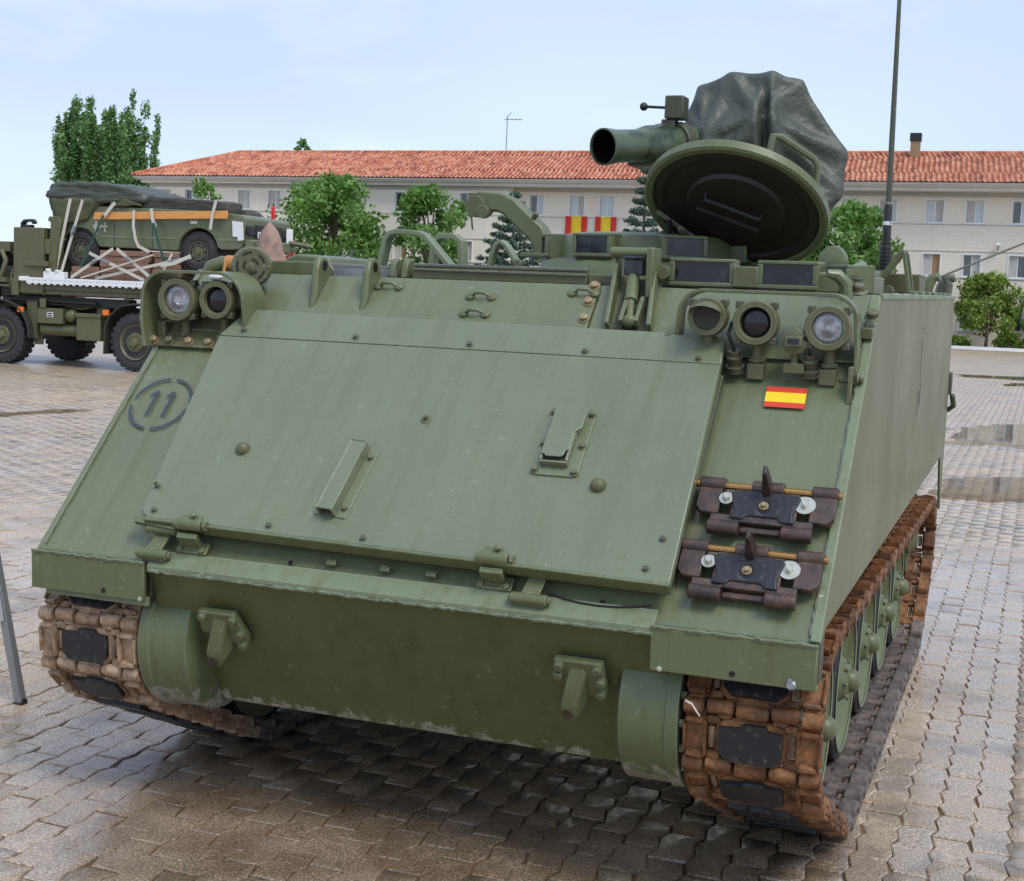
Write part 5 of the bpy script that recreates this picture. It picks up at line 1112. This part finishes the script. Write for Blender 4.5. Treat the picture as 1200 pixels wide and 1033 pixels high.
# road wheel arms / inner dark hull side
mb = MB()
for sx in (-1, 1):
    for y in WY: mb.ribbon([(sx * .89, y - .25, .50), (sx * .89, y, WZ)], (1, 0, 0), .06, .07)
P('road_arm', mb, M['dark_olive'], ID, bevel=.01, split=True)
# torn white strip caught in the right track
mb = MB(); mb.ribbon([(.915, .004, .655), (.935, -.002, .650), (.948, .0, .63), (.955, .012, .615)], (0, .3, 1), .006, .003); P('torn_strip', mb, M['strap'], ID)

# --- tarpaulin over the launcher
pts = [(.30, 2.36, 2.70), (.44, 2.32, 2.745), (.62, 2.32, 2.745), (.735, 2.38, 2.715), (.758, 2.36, 2.62), (.945, 2.40, 2.41), (.935, 2.36, 2.245), (.84, 2.36, 2.125), (.255, 2.36, 2.58), (.235, 2.36, 2.40), (.28, 2.26, 2.34), (.42, 2.20, 2.34), (.62, 2.22, 2.25), (.74, 2.28, 2.15), (.36, 2.22, 2.48), (.60, 2.22, 2.56), (.36, 2.85, 2.74), (.62, 2.9, 2.72), (.75, 2.95, 2.45), (.70, 2.95, 2.2), (.3, 2.9, 2.4), (.2, 2.65, 2.5)]
bm = bmesh.new()
for p in pts: bm.verts.new(p)
r_ = bmesh.ops.convex_hull(bm, input=bm.verts); bmesh.ops.delete(bm, geom=[g for g in r_['geom_interior'] if isinstance(g, bmesh.types.BMVert)], context='VERTS')
bmesh.ops.triangulate(bm, faces=bm.faces[:]); bm.normal_update()
tris = [([v.co.copy() for v in f.verts], f.normal.copy(), math.sqrt(f.calc_area())) for f in bm.faces]; bm.free()
tm = MB(); NN = 14
for (A_, B_, C__), n_, ar in tris:
    ix = {}; base = len(tm.v)
    for i in range(NN + 1):
        for j in range(NN + 1 - i):
            u, v = i / NN, j / NN; w_ = 1 - u - v; ix[i, j] = len(tm.v)
            sag = 27 * u * v * w_ * .20 * ar + 4 * (u * v + v * w_ + u * w_ - 3 * u * v * w_) * .0 
            tm.v.append(tuple(A_ * u + B_ * v + C__ * w_ - n_ * sag))
    for i in range(NN):
        for j in range(NN - i):
            tm.f.append((ix[i, j], ix[i + 1, j], ix[i, j + 1]))
            if i + j < NN - 1: tm.f.append((ix[i + 1, j], ix[i + 1, j + 1], ix[i, j + 1]))
tm.mi = [0] * len(tm.f); me = tm.mesh('tarp_base', M['tarp'], 0)
bm = bmesh.new(); bm.from_mesh(me); bmesh.ops.remove_doubles(bm, verts=bm.verts[:], dist=.0008)
for _ in range(2): bmesh.ops.smooth_vert(bm, verts=bm.verts[:], factor=.4, use_axis_x=True, use_axis_y=True, use_axis_z=True)
bm.normal_update()
cen = Vector((.56, 2.55, 2.43))
for v in bm.verts:
    p = v.co; d_ = (p - cen)
    ang = math.atan2(d_.x, -d_.y)
    w1 = noise.noise(Vector((ang * 3.2, p.z * 1.6, 3.1)))
    w2 = 1 - abs(noise.noise(Vector((ang * 1.5 + p.z * 2.6, p.z * 2.4 - ang * .8, 7.7)))) * 2
    w3 = 1 - abs(noise.noise(Vector((p.x * 7 - p.z * 6, p.y * 5, p.z * 7 + 4)))) * 2
    lo_ = min(1, max(0, (2.66 - p.z) / .25))
    v.co += v.normal * (w1 * .010 + max(0, w2 - .62) * .045 * lo_ + (w3 - .45) * .003 + .012)
# deep fold from the front top down to the lid, as in a draped sheet
for v in bm.verts:
    p = v.co
    lx = .60 + (2.72 - p.z) * .06
    g1 = math.exp(-((p.x - lx) / .016) ** 2) * (1 if p.y < 2.5 else 0); v.co += Vector((.0, .085, 0)) * g1 * min(1, max(0, (2.72 - p.z) * 8))
    g2 = math.exp(-((p.x - lx - .035) / .02) ** 2) * (1 if p.y < 2.5 else 0); v.co -= Vector((0, .03, 0)) * g2 * min(1, max(0, (2.72 - p.z) * 8))
me = bpy.data.meshes.new('tarpaulin_cover'); bm.to_mesh(me); bm.free(); me.materials.append(M['tarp']); me.shade_smooth()
o = part('tarpaulin_cover', me, None, None, H); tag(o, 'wrinkled dark green tarpaulin draped over the launcher sight above the open hatch lid', 'tarpaulin')
sb = o.modifiers.new('smooth', 'SUBSURF'); sb.levels = 1; sb.render_levels = 1

# ------------------------------------------------------------------ flatbed truck with its load
TY0, TY1 = 19.40, 21.85
truck = thing('flatbed_truck', 'olive flatbed truck with big lugged tyres carrying a strapped pickup', 'truck', (-15.5, 20.6, 0))
def Q(name, mb, mats, parent=None, **kw): return part(name, mb, mats, parent or truck, ID, **kw)
def truck_wheel(x, y, out, r=.575, w=.36):
    mb = MB(); s = out
    prof = [(r * .60, .02), (r * .70, -.005), (r * .86, -.01), (r * .95, .015), (r * .965, .05), (r * .965, w - .05), (r * .93, w), (r * .6, w)]
    mb.lathe(prof, (0, 0, 0), (0, 1, 0), 48)
    for i in range(26):
        for k_ in (0, 1):
            a = 2 * math.pi * (i + .5 * k_) / 26; da = .07
            y0, y1 = (.0, w * .48) if k_ == 0 else (w * .52, w)
            c = []
            for rr in (r * .90, r): 
                for q in (a - da, a + da): c += [(rr * math.cos(q), y0, rr * math.sin(q)), (rr * math.cos(q + (.06 if k_ else -.06) * 0), y1, rr * math.sin(q))]
            mb.add(c, [(0, 1, 3, 2), (4, 6, 7, 5), (0, 4, 5, 1), (2, 3, 7, 6), (0, 2, 6, 4), (1, 5, 7, 3)])
    Tm = Matrix.Translation((x, y, r + .0)) @ (ID if out < 0 else Matrix.Rotation(math.pi, 4, 'Z'))
    wl = part('wheel', MB().lathe([(.001, -.075), (.075, -.07), (.095, -.03), (.10, -.012), (.185, -.008), (.20, .03), (.235, .05), (.29, .045), (.325, .0), (.345, -.012), (.350, .10), (.001, .12)], (0, 0, 0), (0, 1, 0), 36, cap=False), M['truck'], truck, Tm)
    part('tyre', mb, M['tyre'], wl, Tm, smooth=30)
    m2 = MB()
    for i in range(10): a = 2 * math.pi * i / 10; m2.hexbolt((.148 * math.cos(a), -.008, .148 * math.sin(a)), (0, -1, 0), .016, .03)
    part('wheel_nut', m2, M['olive'], wl, Tm, split=True)
for x in (-18.15, -14.90, -13.45):
    truck_wheel(x, TY0 + .04, -1); truck_wheel(x, TY1 - .04, 1)
mb = MB(); mb.box(-19.6, -11.8, 20.1, 20.35, .92, 1.22); mb.box(-19.6, -11.8, 20.9, 21.15, .92, 1.22); mb.box(-18.3, -18.0, 19.7, 21.5, .48, .66); mb.box(-15.05, -14.75, 19.7, 21.5, .48, .66); mb.box(-13.6, -13.3, 19.7, 21.5, .48, .66); mb.box(-17.4, -15.6, 20.36, 20.89, .7, 1.15); Q('chassis', mb, M['truck_dark'], bevel=.01)
mb = MB(); mb.box(-17.95, -11.6, TY0 + .05, TY1 - .05, 1.53, 1.63); 
for i in range(12): mb.box(-17.7 + .5 * i, -17.62 + .5 * i, TY0 + .1, TY1 - .1, 1.42, 1.529)
mb.box(-17.6, -11.7, TY0 + .08, TY0 + .16, 1.44, 1.528); Q('flat_bed', mb, M['truck'], bevel=.008)
mb = MB(); mb.box(-18.3, -15.2, TY0 + .25, TY0 + .5, 1.22, 1.40); mb.tube([(-18.2, TY0 + .15, 1.33), (-15.9, TY0 + .15, 1.30)], .03, 6); mb.tube([(-18.2, TY0 + .2, 1.26), (-15.9, TY0 + .2, 1.25)], .025, 6); Q('sub_frame', mb, M['truck_dark'])
mb = MB(); mb.box(-17.84, -17.10, TY0 + .02, TY0 + .35, 1.46, 2.77); mb.box(-17.84, -17.10, TY1 - .35, TY1 - .02, 1.46, 2.77); mb.box(-17.84, -17.74, TY0 + .351, TY1 - .351, 1.6, 2.6); mb.box(-17.52, -16.95, TY0 - .03, TY0 + .019, 2.0, 2.10); mb.box(-17.86, -17.68, TY0 - .02, TY0 + .019, 1.40, 1.75)
Q('headboard', mb, M['truck'], bevel=.012)
mb = MB(); mb.ribbon([(-17.75, TY0 + .2, 2.77), (-17.74, TY0 + .2, 2.86), (-17.68, TY0 + .2, 2.91), (-17.50, TY0 + .2, 2.92), (-17.46, TY0 + .2, 2.86)], (0, 1, 0), .12, .05); mb.box(-17.70, -17.52, TY0 + .14, TY0 + .26, 2.772, 2.83); Q('twist_hook', mb, M['black'])
mb = MB(); mb.prism([(-17.02, 1.80), (-16.86, 1.80), (-16.72, 2.90), (-16.78, 3.0), (-17.0, 3.0), (-17.03, 2.92), (-16.96, 2.88)], TY0 + .06, TY0 + .26, 'y'); mb.box(-17.09, -16.95, TY0 + .04, TY0 + .059, 2.25, 2.55); Q('load_stanchion', mb, M['truck'], bevel=.01)
def fender(cx):
    mb = MB(); path = [(cx - .72, TY0 + .2, .30), (cx - .72, TY0 + .2, .55)] + [(x, TY0 + .2, z) for x, z in arc(cx, .58, .72, 165, 15, 12)] + [(cx + .72, TY0 + .2, .55)]
    mb.ribbon(path, (0, 1, 0), .42, .03); Q('mudguard', mb, M['truck_dark'], smooth=40)
fender(-18.15); 
mb = MB(); path = [(-15.60, TY0 + .2, .32), (-15.58, TY0 + .2, .85), (-15.48, TY0 + .2, 1.08), (-15.22, TY0 + .2, 1.28), (-14.9, TY0 + .2, 1.33), (-12.9, TY0 + .2, 1.33), (-12.7, TY0 + .2, .9)]; mb.ribbon(path, (0, 1, 0), .42, .03); Q('mudguard', mb, M['truck_dark'], smooth=40)
mb = MB(); mb.box(-17.27, -16.66, TY0 + .06, TY0 + .45, .86, 1.17); mb.box(-17.20, -17.05, TY0 + .04, TY0 + .059, 1.171, 1.36); b_ = Q('battery_box', mb, M['truck'], bevel=.01)
mb = MB(); mb.box(-17.03, -16.88, TY0 + .054, TY0 + .059, .99, 1.09); Q('plate_label', mb, M['paper'], b_)
mb = MB(); mb.box(-17.01, -16.90, TY0 + .049, TY0 + .0535, 1.005, 1.03); mb.box(-17.01, -16.90, TY0 + .049, TY0 + .0535, 1.05, 1.075); Q('label_print', mb, M['black'], b_, split=True)
mb = MB(); mb.cyl((-17.26, TY0 + .25, .74), (-16.35, TY0 + .25, .74), .125, n=20); Q('air_tank', mb, M['truck'], smooth=40)
mb = MB(); mb.sphere((-16.51, TY0 + .18, 1.03), .135, 16); Q('fuel_filter_bowl', mb, M['olive'], smooth=60)
mb = MB(); mb.box(-16.30, -15.73, TY0 + .05, TY0 + .5, .56, 1.02); mb.box(-16.32, -15.71, TY0 + .03, TY0 + .5, 1.021, 1.10); Q('tool_locker', mb, M['truck'], bevel=.008)
for x, z in ((-17.66, 1.11), (-15.58, 1.13)):
    mb = MB(); mb.box(x - .07, x + .07, TY0 + .0, TY0 + .05, z - .05, z + .06); Q('marker_lamp', mb, M['orange'], bevel=.01)
mb = MB(); mb.box(-17.6, -17.35, TY0 + .15, TY0 + .25, .55, 1.35); mb.prism([(-17.65, .95), (-17.3, .95), (-17.3, .42), (-17.5, .42)], TY0 + .26, TY0 + .3, 'y'); mb.box(-16.0, -15.75, TY0 + .3, TY0 + .5, 1.1, 1.40); mb.tube([(-16.9, TY0 + .3, 1.25), (-16.4, TY0 + .28, 1.18), (-15.9, TY0 + .3, 1.26)], .03, 6); Q('brackets', mb, M['truck'])
mb = MB(); mb.box(-20.4, -18.35, TY0 + .1, TY1 - .1, 1.35, 2.28); mb.box(-18.34, -18.0, TY0 + .2, TY1 - .2, 1.35, 2.0); Q('cab_rear', mb, M['truck_dark'], bevel=.05)
mb = MB(); mb.tube([(-18.6, TY0 + .05, 1.5), (-18.15, TY0 + .02, 1.75), (-18.05, TY0 + .05, 2.1), (-18.2, TY0 + .1, 2.3)], .05, 8); mb.tube([(-18.5, TY0 + .0, 1.62), (-17.95, TY0 + .05, 1.58), (-17.9, TY0 + .1, 1.95)], .035, 8); mb.box(-18.4, -18.0, TY0 - .02, TY0 + .1, 1.66, 1.76); mb.box(-18.5, -18.0, TY0 + .1, TY0 + .6, 2.285, 2.48); Q('hoses', mb, M['truck'], smooth=50)
mb = MB(); mb.cyl((-17.9, TY0 + .3, .72), (-17.45, TY0 + .3, .72), .16, n=14); Q('exhaust_box', mb, M['truck_dark'])
# load platform
pf = thing('load_platform', 'white edged load platform lying on the truck bed', 'platform', (-14.9, 20.6, 1.64))
mb = MB(); mb.box(-17.42, -11.75, TY0 - .02, TY1, 1.635, 1.70); part('deck', mb, M['truck_dark'], pf)
mb = MB(); mb.box(-17.44, -11.73, TY0 - .07, TY0 - .021, 1.66, 1.775)
for i in range(36): mb.lathe([(.016, 0), (.016, .012)], (-17.35 + .155 * i, TY0 - .0705, 1.75), (0, -1, 0), 8); mb.box(-17.40 + .155 * i, -17.34 + .155 * i, TY0 - .068, TY0 - .022, 1.635, 1.6595)
part('edge_rail', mb, M['white'], pf)
mb = MB()
for i in range(36): mb.lathe([(.010, 0), (.010, .003)], (-17.28 + .155 * i, TY0 - .0702, 1.72), (0, -1, 0), 8)
part('rail_hole', mb, M['black'], pf, split=True)
mb = MB(); mb.box(-17.64, -17.44, TY0 - .06, TY1, 1.70, 1.79); mb.box(-17.05, -16.55, TY0 - .04, TY0 + .1, 1.776, 1.90); mb.box(-16.98, -16.9, TY0 - .06, TY0 + .02, 1.901, 1.96); mb.box(-16.75, -16.67, TY0 - .06, TY0 + .02, 1.901, 1.94); part('tie_down_bracket', mb, M['white'], pf, bevel=.008)
# cardboard blocks under the pickup
for i, (x0, x1, z1, lab) in enumerate(((-16.62, -15.95, 1.98, 'low brown cardboard block under the pickup behind its rear wheel'), (-15.90, -14.78, 2.36, 'tall brown cardboard stack under the middle of the pickup'), (-14.66, -14.10, 2.36, 'layered brown cardboard stack just ahead of the green strap'))):
    cb = thing('cardboard_block', lab, 'cardboard stack', ((x0 + x1) / 2, 20.2, 1.70), 'cardboard blocks under the pickup')
    nl = round((z1 - 1.70) / .11)
    for j in range(nl):
        mb = MB(); e = random.uniform(-.02, .02); mb.box(x0 + e, x1 + e, TY0 + .28 + e, TY0 + 1.6, 1.702 + j * .112, 1.702 + j * .112 + .106); part('cardboard_sheet', mb, M['card'], cb, bevel=.004)
# ---- pickup
PY0, PY1 = 19.72, 21.42
pk = thing('pickup', 'dark green pickup without roof standing strapped on the flatbed truck', 'pickup', (-14.9, 20.6, 2.0))
def A(name, mb, mats, parent=None, **kw): return part(name, mb, mats, parent or pk, ID, **kw)
prof = [(-17.0, 2.62)] + [(x, z) for x, z in arc(-16.45, 2.36, .44, 150, 25, 9)] + [(-15.97, 2.43), (-14.14, 2.40)] + [(x, z) for x, z in arc(-13.68, 2.40, .45, 168, 12, 11)] + [(-13.15, 2.44), (-12.72, 2.46), (-12.66, 2.60), (-12.62, 3.05), (-12.66, 3.10), (-13.10, 3.165), (-14.2, 3.20), (-17.0, 3.26)]
mb = MB(); mb.prism(prof, PY0, PY1, 'y'); me = mb.mesh('body', M['pickup'], 30); body = A('body', me, None, bevel=.02)
mb = MB(); mb.box(-15.95, -14.15, PY0 - .008, PY0 - .002, 2.62, 2.66); mb.box(-13.2, -12.7, PY0 - .008, PY0 - .002, 2.62, 2.66); A('body_crease', mb, M['weld'], body)
for x in (-15.62, -14.72): 
    mb = MB(); mb.box(x - .006, x + .006, PY0 - .003, PY0 - .0005, 2.44, 3.18); A('door_gap', mb, M['soot'], body)
mb = MB(); mb.box(-13.85, -13.70, PY0 - .006, PY0 - .002, 2.93, 2.985); A('fender_badge', mb, M['paper'], body)
mb = MB(); mb.box(-16.12, -15.93, PY0 - .012, PY0 - .002, 2.80, 2.88); mb.box(-16.08, -16.02, PY0 - .010, PY0 - .0025, 2.68, 2.95); mb.box(-15.93, -15.78, PY0 - .009, PY0 - .003, 2.82, 2.86); mb.box(-15.86, -15.83, PY0 - .010, PY0 - .003, 2.72, 2.93); A('tape_cross', mb, M['strap'], body, split=True)
mb = MB(); 
for cx in (-16.45, -13.68): mb.prism(arc(cx, 2.36, .43, 0, 360, 20)[:-1], PY0 + .05, PY1 - .05, 'y')
A('wheel_well', mb, M['black'], split=True)
mb = MB(); mb.box(-12.66, -12.46, PY0 + .02, PY1 - .02, 2.46, 2.66); mb.box(-12.50, -12.40, PY0 + .10, PY0 + .24, 2.48, 2.60); mb.box(-12.50, -12.40, PY1 - .24, PY1 - .10, 2.48, 2.60); A('bumper', mb, M['pickup'], bevel=.03, split=True)
mb = MB(); mb.box(-12.645, -12.60, PY0 + .35, PY1 - .35, 2.72, 2.95)
for i in range(6): mb.box(-12.605, -12.59, PY0 + .36, PY1 - .36, 2.73 + .037 * i, 2.745 + .037 * i)
A('grille', mb, M['truck_dark'])
for y0, y1 in ((PY0 + .04, PY0 + .33), (PY1 - .33, PY1 - .04)):
    mb = MB(); mb.box(-12.645, -12.585, y0, y1, 2.74, 2.92); A('headlight', mb, M['vision'], bevel=.02)
mb = MB(); mb.box(-12.60, -12.575, PY0 + .40, PY0 + .62, 2.70, 2.82); A('number_plate', mb, M['paper'], bevel=.004)
mb = MB(); mb.box(-12.5745, -12.5735, PY0 + .42, PY0 + .45, 2.71, 2.81); mb.box(-12.5745, -12.5735, PY0 + .47, PY0 + .52, 2.73, 2.79); A('plate_print', mb, M['inkblue'])
mb = MB(); mb.prism([(-12.90, 3.00), (-12.66, 2.98), (-12.64, 2.64), (-12.76, 2.62), (-12.78, 2.70), (-12.88, 2.70)], PY0 - .03, PY0 - .022, 'y'); A('paper_cover', mb, M['paper'])
mb = MB(); mb.box(-12.58, -12.572, PY1 - .22, PY1 + .03, 2.62, 2.95); A('paper_cover', mb, M['paper'])
mb = MB(); mb.tube([(-12.5, PY1 - .25, 2.66), (-12.2, PY1 - .15, 2.62), (-12.1, PY1 - .1, 2.60)], .05, 8); A('winch_hook', mb, M['olive'])
for cx in (-16.45, -13.68):
    for y, s in ((PY0 + .03, 0), (PY1 - .03, 1)):
        Tm = Matrix.Translation((cx, y, 2.36 if cx < -15 else 2.385)) @ Matrix.Rotation(math.pi * s, 4, 'Z'); r = .375
        wl = part('wheel', MB().lathe([(.001, -.03), (.05, -.03), (.06, .0), (.12, .012), (.15, .0), (.19, .03), (.20, .0), (.215, .0), (.215, .10), (.001, .10)], (0, 0, 0), (0, 1, 0), 32, cap=False), M['olive'], pk, Tm)
        m2 = MB(); m2.lathe([(.21, .01), (.25, -.012), (.33, -.01), (.365, .02), (r, .05), (r, .18), (.35, .22), (.21, .21)], (0, 0, 0), (0, 1, 0), 40)
        for i in range(34): a = 2 * math.pi * i / 34; m2.box(0, 0, 0, 0, 0, 0) if False else m2.add([((r - .01) * math.cos(a + q), y_, (r - .01) * math.sin(a + q)) for y_ in (.03, .2) for q in (-.05, .05)] + [((r + .010) * math.cos(a + q), y_, (r + .010) * math.sin(a + q)) for y_ in (.03, .2) for q in (-.05, .05)], [(0, 1, 5, 4), (2, 6, 7, 3), (0, 4, 6, 2), (1, 3, 7, 5), (4, 5, 7, 6)])
        part('tyre', m2, M['tyre'], wl, Tm, smooth=30)
        m3 = MB()
        for i in range(8): a = 2 * math.pi * i / 8; m3.lathe([(.022, 0), (.022, .004)], (.16 * math.cos(a), -.0005, .16 * math.sin(a)), (0, -1, 0), 8)
        part('rim_hole', m3, M['soot'], wl, Tm, split=True)
# soft covers over the cab
def soft(name, label, cat, poly, y0, y1, mat, amp, cuts=7, seed=0):
    bm = bmesh.new(); P_ = []
    for x, z in poly: P_ += [(x, y0, z), (x, y1, z), (x, (y0 + y1) / 2, z + .03)]
    for p in P_: bm.verts.new(p)
    r_ = bmesh.ops.convex_hull(bm, input=bm.verts); bmesh.ops.delete(bm, geom=[g for g in r_['geom_interior'] if isinstance(g, bmesh.types.BMVert)], context='VERTS')
    bmesh.ops.subdivide_edges(bm, edges=bm.edges[:], cuts=cuts, use_grid_fill=True); bmesh.ops.triangulate(bm, faces=bm.faces[:]); bmesh.ops.smooth_vert(bm, verts=bm.verts[:], factor=.4, use_axis_x=True, use_axis_y=True, use_axis_z=True); bm.normal_update()
    for v in bm.verts:
        p = v.co; v.co += v.normal * amp * (noise.noise(Vector((p.x * 2.2, p.y * 2, p.z * 4 + seed))) + .6 * (1 - 2 * abs(noise.noise(Vector((p.x * 5 + p.z * 4, p.y * 4, p.z * 6 + seed))))))
    me = bpy.data.meshes.new(name); bm.to_mesh(me); bm.free(); me.materials.append(mat); me.shade_smooth()
    o = part(name, me, None, None, ID)
    return tag(o, label, cat)
soft('tarpaulin_roll', 'crumpled black green tarpaulin bundled over the pickup bed', 'tarpaulin', [(-17.30, 3.42), (-17.22, 3.60), (-17.05, 3.68), (-16.1, 3.68), (-15.3, 3.60), (-14.95, 3.46), (-14.90, 3.36), (-15.5, 3.36), (-16.2, 3.34), (-17.1, 3.38)], PY0 - .02, PY1, M['tarp'], .07, seed=3)
soft('canvas_side', 'olive canvas hanging below the tarpaulin at the pickup tail', 'canvas', [(-17.22, 3.40), (-15.9, 3.38), (-16.1, 3.14), (-16.25, 2.95), (-16.5, 2.90), (-17.05, 2.92)], PY0 - .05, PY1 - .2, M['canvas'], .035, seed=5)
soft('folded_windscreen_cover', 'brown green cover wrapped over the pickup cab and windscreen', 'cover', [(-15.05, 3.18), (-14.95, 3.36), (-14.86, 3.43), (-14.70, 3.42), (-14.55, 3.33), (-13.25, 3.36), (-13.08, 3.33), (-13.06, 3.17)], PY0 + .06, PY0 + .62, M['cover'], .03, seed=8)
soft('hood_bundle', 'dark flat bundle lying on the pickup hood', 'bundle', [(-13.75, 3.17), (-13.7, 3.26), (-13.2, 3.25), (-13.12, 3.16)], PY0 + .9, PY1 - .15, M['cover'], .02, seed=11)
mb = MB(); mb.box(-13.02, -12.95, PY1 - .10, PY1 - .03, 3.10, 3.40); tag(part('red_marker_post', mb, M['red'], None, ID, bevel=.02), 'short red post standing at the far side of the pickup hood', 'post')
soft('olive_bag', 'light olive bag between tarpaulin and plank on the pickup', 'bag', [(-15.75, 3.22), (-15.6, 3.42), (-15.2, 3.46), (-14.98, 3.25)], PY0 - .04, PY0 + .35, M['canvas'], .04, seed=14)
# plank, brown cone, red frame
mb = MB(); mb.prism([(-16.06, 2.965), (-12.98, 3.035), (-12.98, 3.185), (-16.02, 3.11)], PY0 - .10, PY0 - .05, 'y'); tag(part('plank', mb, M['plank'], None, ID, bevel=.006), 'long orange brown plank strapped along the side of the pickup', 'plank')
cn = MB(); n_ = 20; vs = []; fs = []
for j in range(9):
    u = j / 8; rr = (1 - u ** 2.6) ** .55 if j < 8 else .02
    for i in range(n_):
        a = 2 * math.pi * i / n_; rg = 1 + .05 * math.cos(a * 4)
        vs.append((-12.06 + .30 * rr * rg * math.cos(a) - .05 * u, 19.75 + .30 * rr * rg * math.sin(a), 1.70 + 1.30 * u))
for j in range(8):
    for i in range(n_): fs.append((j * n_ + i, j * n_ + (i + 1) % n_, (j + 1) * n_ + (i + 1) % n_, (j + 1) * n_ + i))
cn.add(vs, fs); tag(part('brown_cover_cone', cn, M['leather'], None, ID, smooth=60), 'brown rounded cone shaped cover standing in front of the pickup grille', 'cover')
rd = thing('red_stand', 'bright red metal stand beside the pickup front', 'stand', (-13.0, 21.95, 1.7))
mb = MB(); mb.box(-12.90, -12.82, 21.93, 22.0, 1.7, 2.74); part('post', mb, M['red'], rd, bevel=.01)
mb = MB(); mb.box(-13.12, -12.905, 21.94, 21.98, 2.64, 2.72); mb.box(-13.02, -12.905, 21.94, 21.98, 2.36, 2.44); part('cross_bar', mb, M['red'], rd, bevel=.01, split=True)
# straps
def strap(lab, pts_, w=.055, mat='strap', y=PY0 - .12, ratchet=None):
    s_ = thing('tie_strap', lab, 'strap', (pts_[0][0], y, pts_[0][1]), 'tie down straps on the pickup')
    mb = MB(); P3 = [Vector((p[0], p[2] if len(p) > 2 else y, p[1])) for p in pts_]; d = (P3[-1] - P3[0]).normalized()
    off = []
    for i_ in range(len(P3)):
        tq = (P3[min(i_ + 1, len(P3) - 1)] - P3[max(i_ - 1, 0)]).normalized(); off.append(Vector((0, 1, 0)).cross(tq).normalized() * w * .5)
    vs = []
    for p_, o_ in zip(P3, off):
        for yy in (-.004, .004): vs += [tuple(p_ - o_ + Vector((0, yy, 0))), tuple(p_ + o_ + Vector((0, yy, 0)))]
    mb.add(vs, [q for i_ in range(len(P3) - 1) for q in ((4 * i_, 4 * i_ + 1, 4 * i_ + 5, 4 * i_ + 4), (4 * i_ + 2, 4 * i_ + 6, 4 * i_ + 7, 4 * i_ + 3), (4 * i_, 4 * i_ + 4, 4 * i_ + 6, 4 * i_ + 2), (4 * i_ + 1, 4 * i_ + 3, 4 * i_ + 7, 4 * i_ + 5))])
    part('webbing', mb, M[mat], s_)
    if ratchet is not None:
        q = P3[0].lerp(P3[-1], ratchet); mb = MB(); mb.m = Matrix.Translation(q) @ (P3[-1] - P3[0]).to_track_quat('X', 'Z').to_matrix().to_4x4(); mb.box(-.10, .10, -.035, .035, -.03, .03); mb.cyl((.03, -.05, .0), (.03, .05, .0), .035); part('ratchet', mb, M['steel'], s_, bevel=.008)
strap('leftmost white strap slanting down from the tarpaulin at the pickup tail', [(-16.53, 3.36), (-16.88, 1.90)], .07, y=PY0 - .2)
strap('second white strap with long ratchet slanting beside the pickup rear wheel', [(-16.22, 3.34), (-16.72, 1.90)], .06, y=PY0 - .22, ratchet=.42)
strap('dark green strap crossing the pickup rear wheel', [(-15.75, 3.05), (-16.28, 2.02)], .05, 'strap_green', y=PY0 - .18)
strap('white knotted strap over the plank above the rear wheel', [(-15.50, 3.30), (-15.62, 3.18), (-15.76, 3.02)], .07, y=PY0 - .15)
strap('white doubled strap hanging from the plank down the middle of the door', [(-15.07, 3.16), (-15.08, 2.85), (-15.02, 2.58), (-14.95, 2.46), (-14.7, 2.36)], .06, y=PY0 - .13)
strap('white strap wrapped over the plank above the long green strap', [(-14.66, 3.20), (-14.63, 3.0), (-14.56, 2.84)], .07, y=PY0 - .14)
strap('long dark green strap running down to the cardboard stack', [(-14.60, 2.92), (-14.28, 2.02), (-14.2, 1.85)], .055, 'strap_green', y=PY0 - .16)
strap('pale strap over the plank above the front wheel', [(-13.20, 3.38), (-13.28, 3.1), (-13.32, 2.82)], .06, y=PY0 - .13)
strap('white strap rising left to right, lowest of the crossed straps', [(-15.9, 1.80), (-13.68, 2.28)], .055, y=TY0 + .10, ratchet=.82)
strap('white strap falling from the rear wheel hub to the platform', [(-16.02, 2.30), (-14.72, 1.80)], .06, y=TY0 + .06, ratchet=.3)
strap('white strap falling from the sill to the platform', [(-15.38, 2.40), (-14.5, 1.80)], .06, y=TY0 + .08, ratchet=.35)
strap('beige strap with buckle rising from the platform to the sill', [(-16.42, 1.80), (-15.42, 2.40)], .06, y=TY0 + .02, ratchet=.55)
strap('thin cream strap rising to the cardboard stack', [(-16.2, 1.80), (-14.5, 2.30)], .03, y=TY0 + .04)
strap('short white strap slanting before the front wheel', [(-14.12, 2.34), (-14.4, 1.85)], .05, y=TY0 + .12)
strap('short white strap beside the front wheel with hook', [(-13.62, 2.30), (-14.0, 2.15), (-14.3, 2.10)], .07, y=TY0 + .0)
# ---- leg of a display board at the left edge
es = thing('display_board', 'grey metal display board stand at the left edge, one leg in view', 'board', (-2.25, .88, 0))
mb = MB(); mb.prism([(-2.066, .0), (-2.030, .0), (-2.19, .70), (-2.226, .70)], .842, .878, 'y'); part('leg', mb, M['steel'], es, bevel=.004)
mb = MB(); mb.prism([(-2.90, .0), (-2.865, .0), (-2.73, .70), (-2.765, .70)], .842, .878, 'y'); part('leg', mb, M['steel'], es, bevel=.004)
mb = MB(); mb.prism([(-2.92, .34), (-2.115, .34), (-2.19, .70), (-2.84, .70)], .82, .84, 'y'); part('panel', mb, plain('pale_grey_panel', (.42, .44, .47), .4), es, bevel=.003)
mb = MB(); mb.tube([(-2.066, .86, .004), (-2.03, .86, .004)], .02, 8); part('foot', mb, M['black'], es)
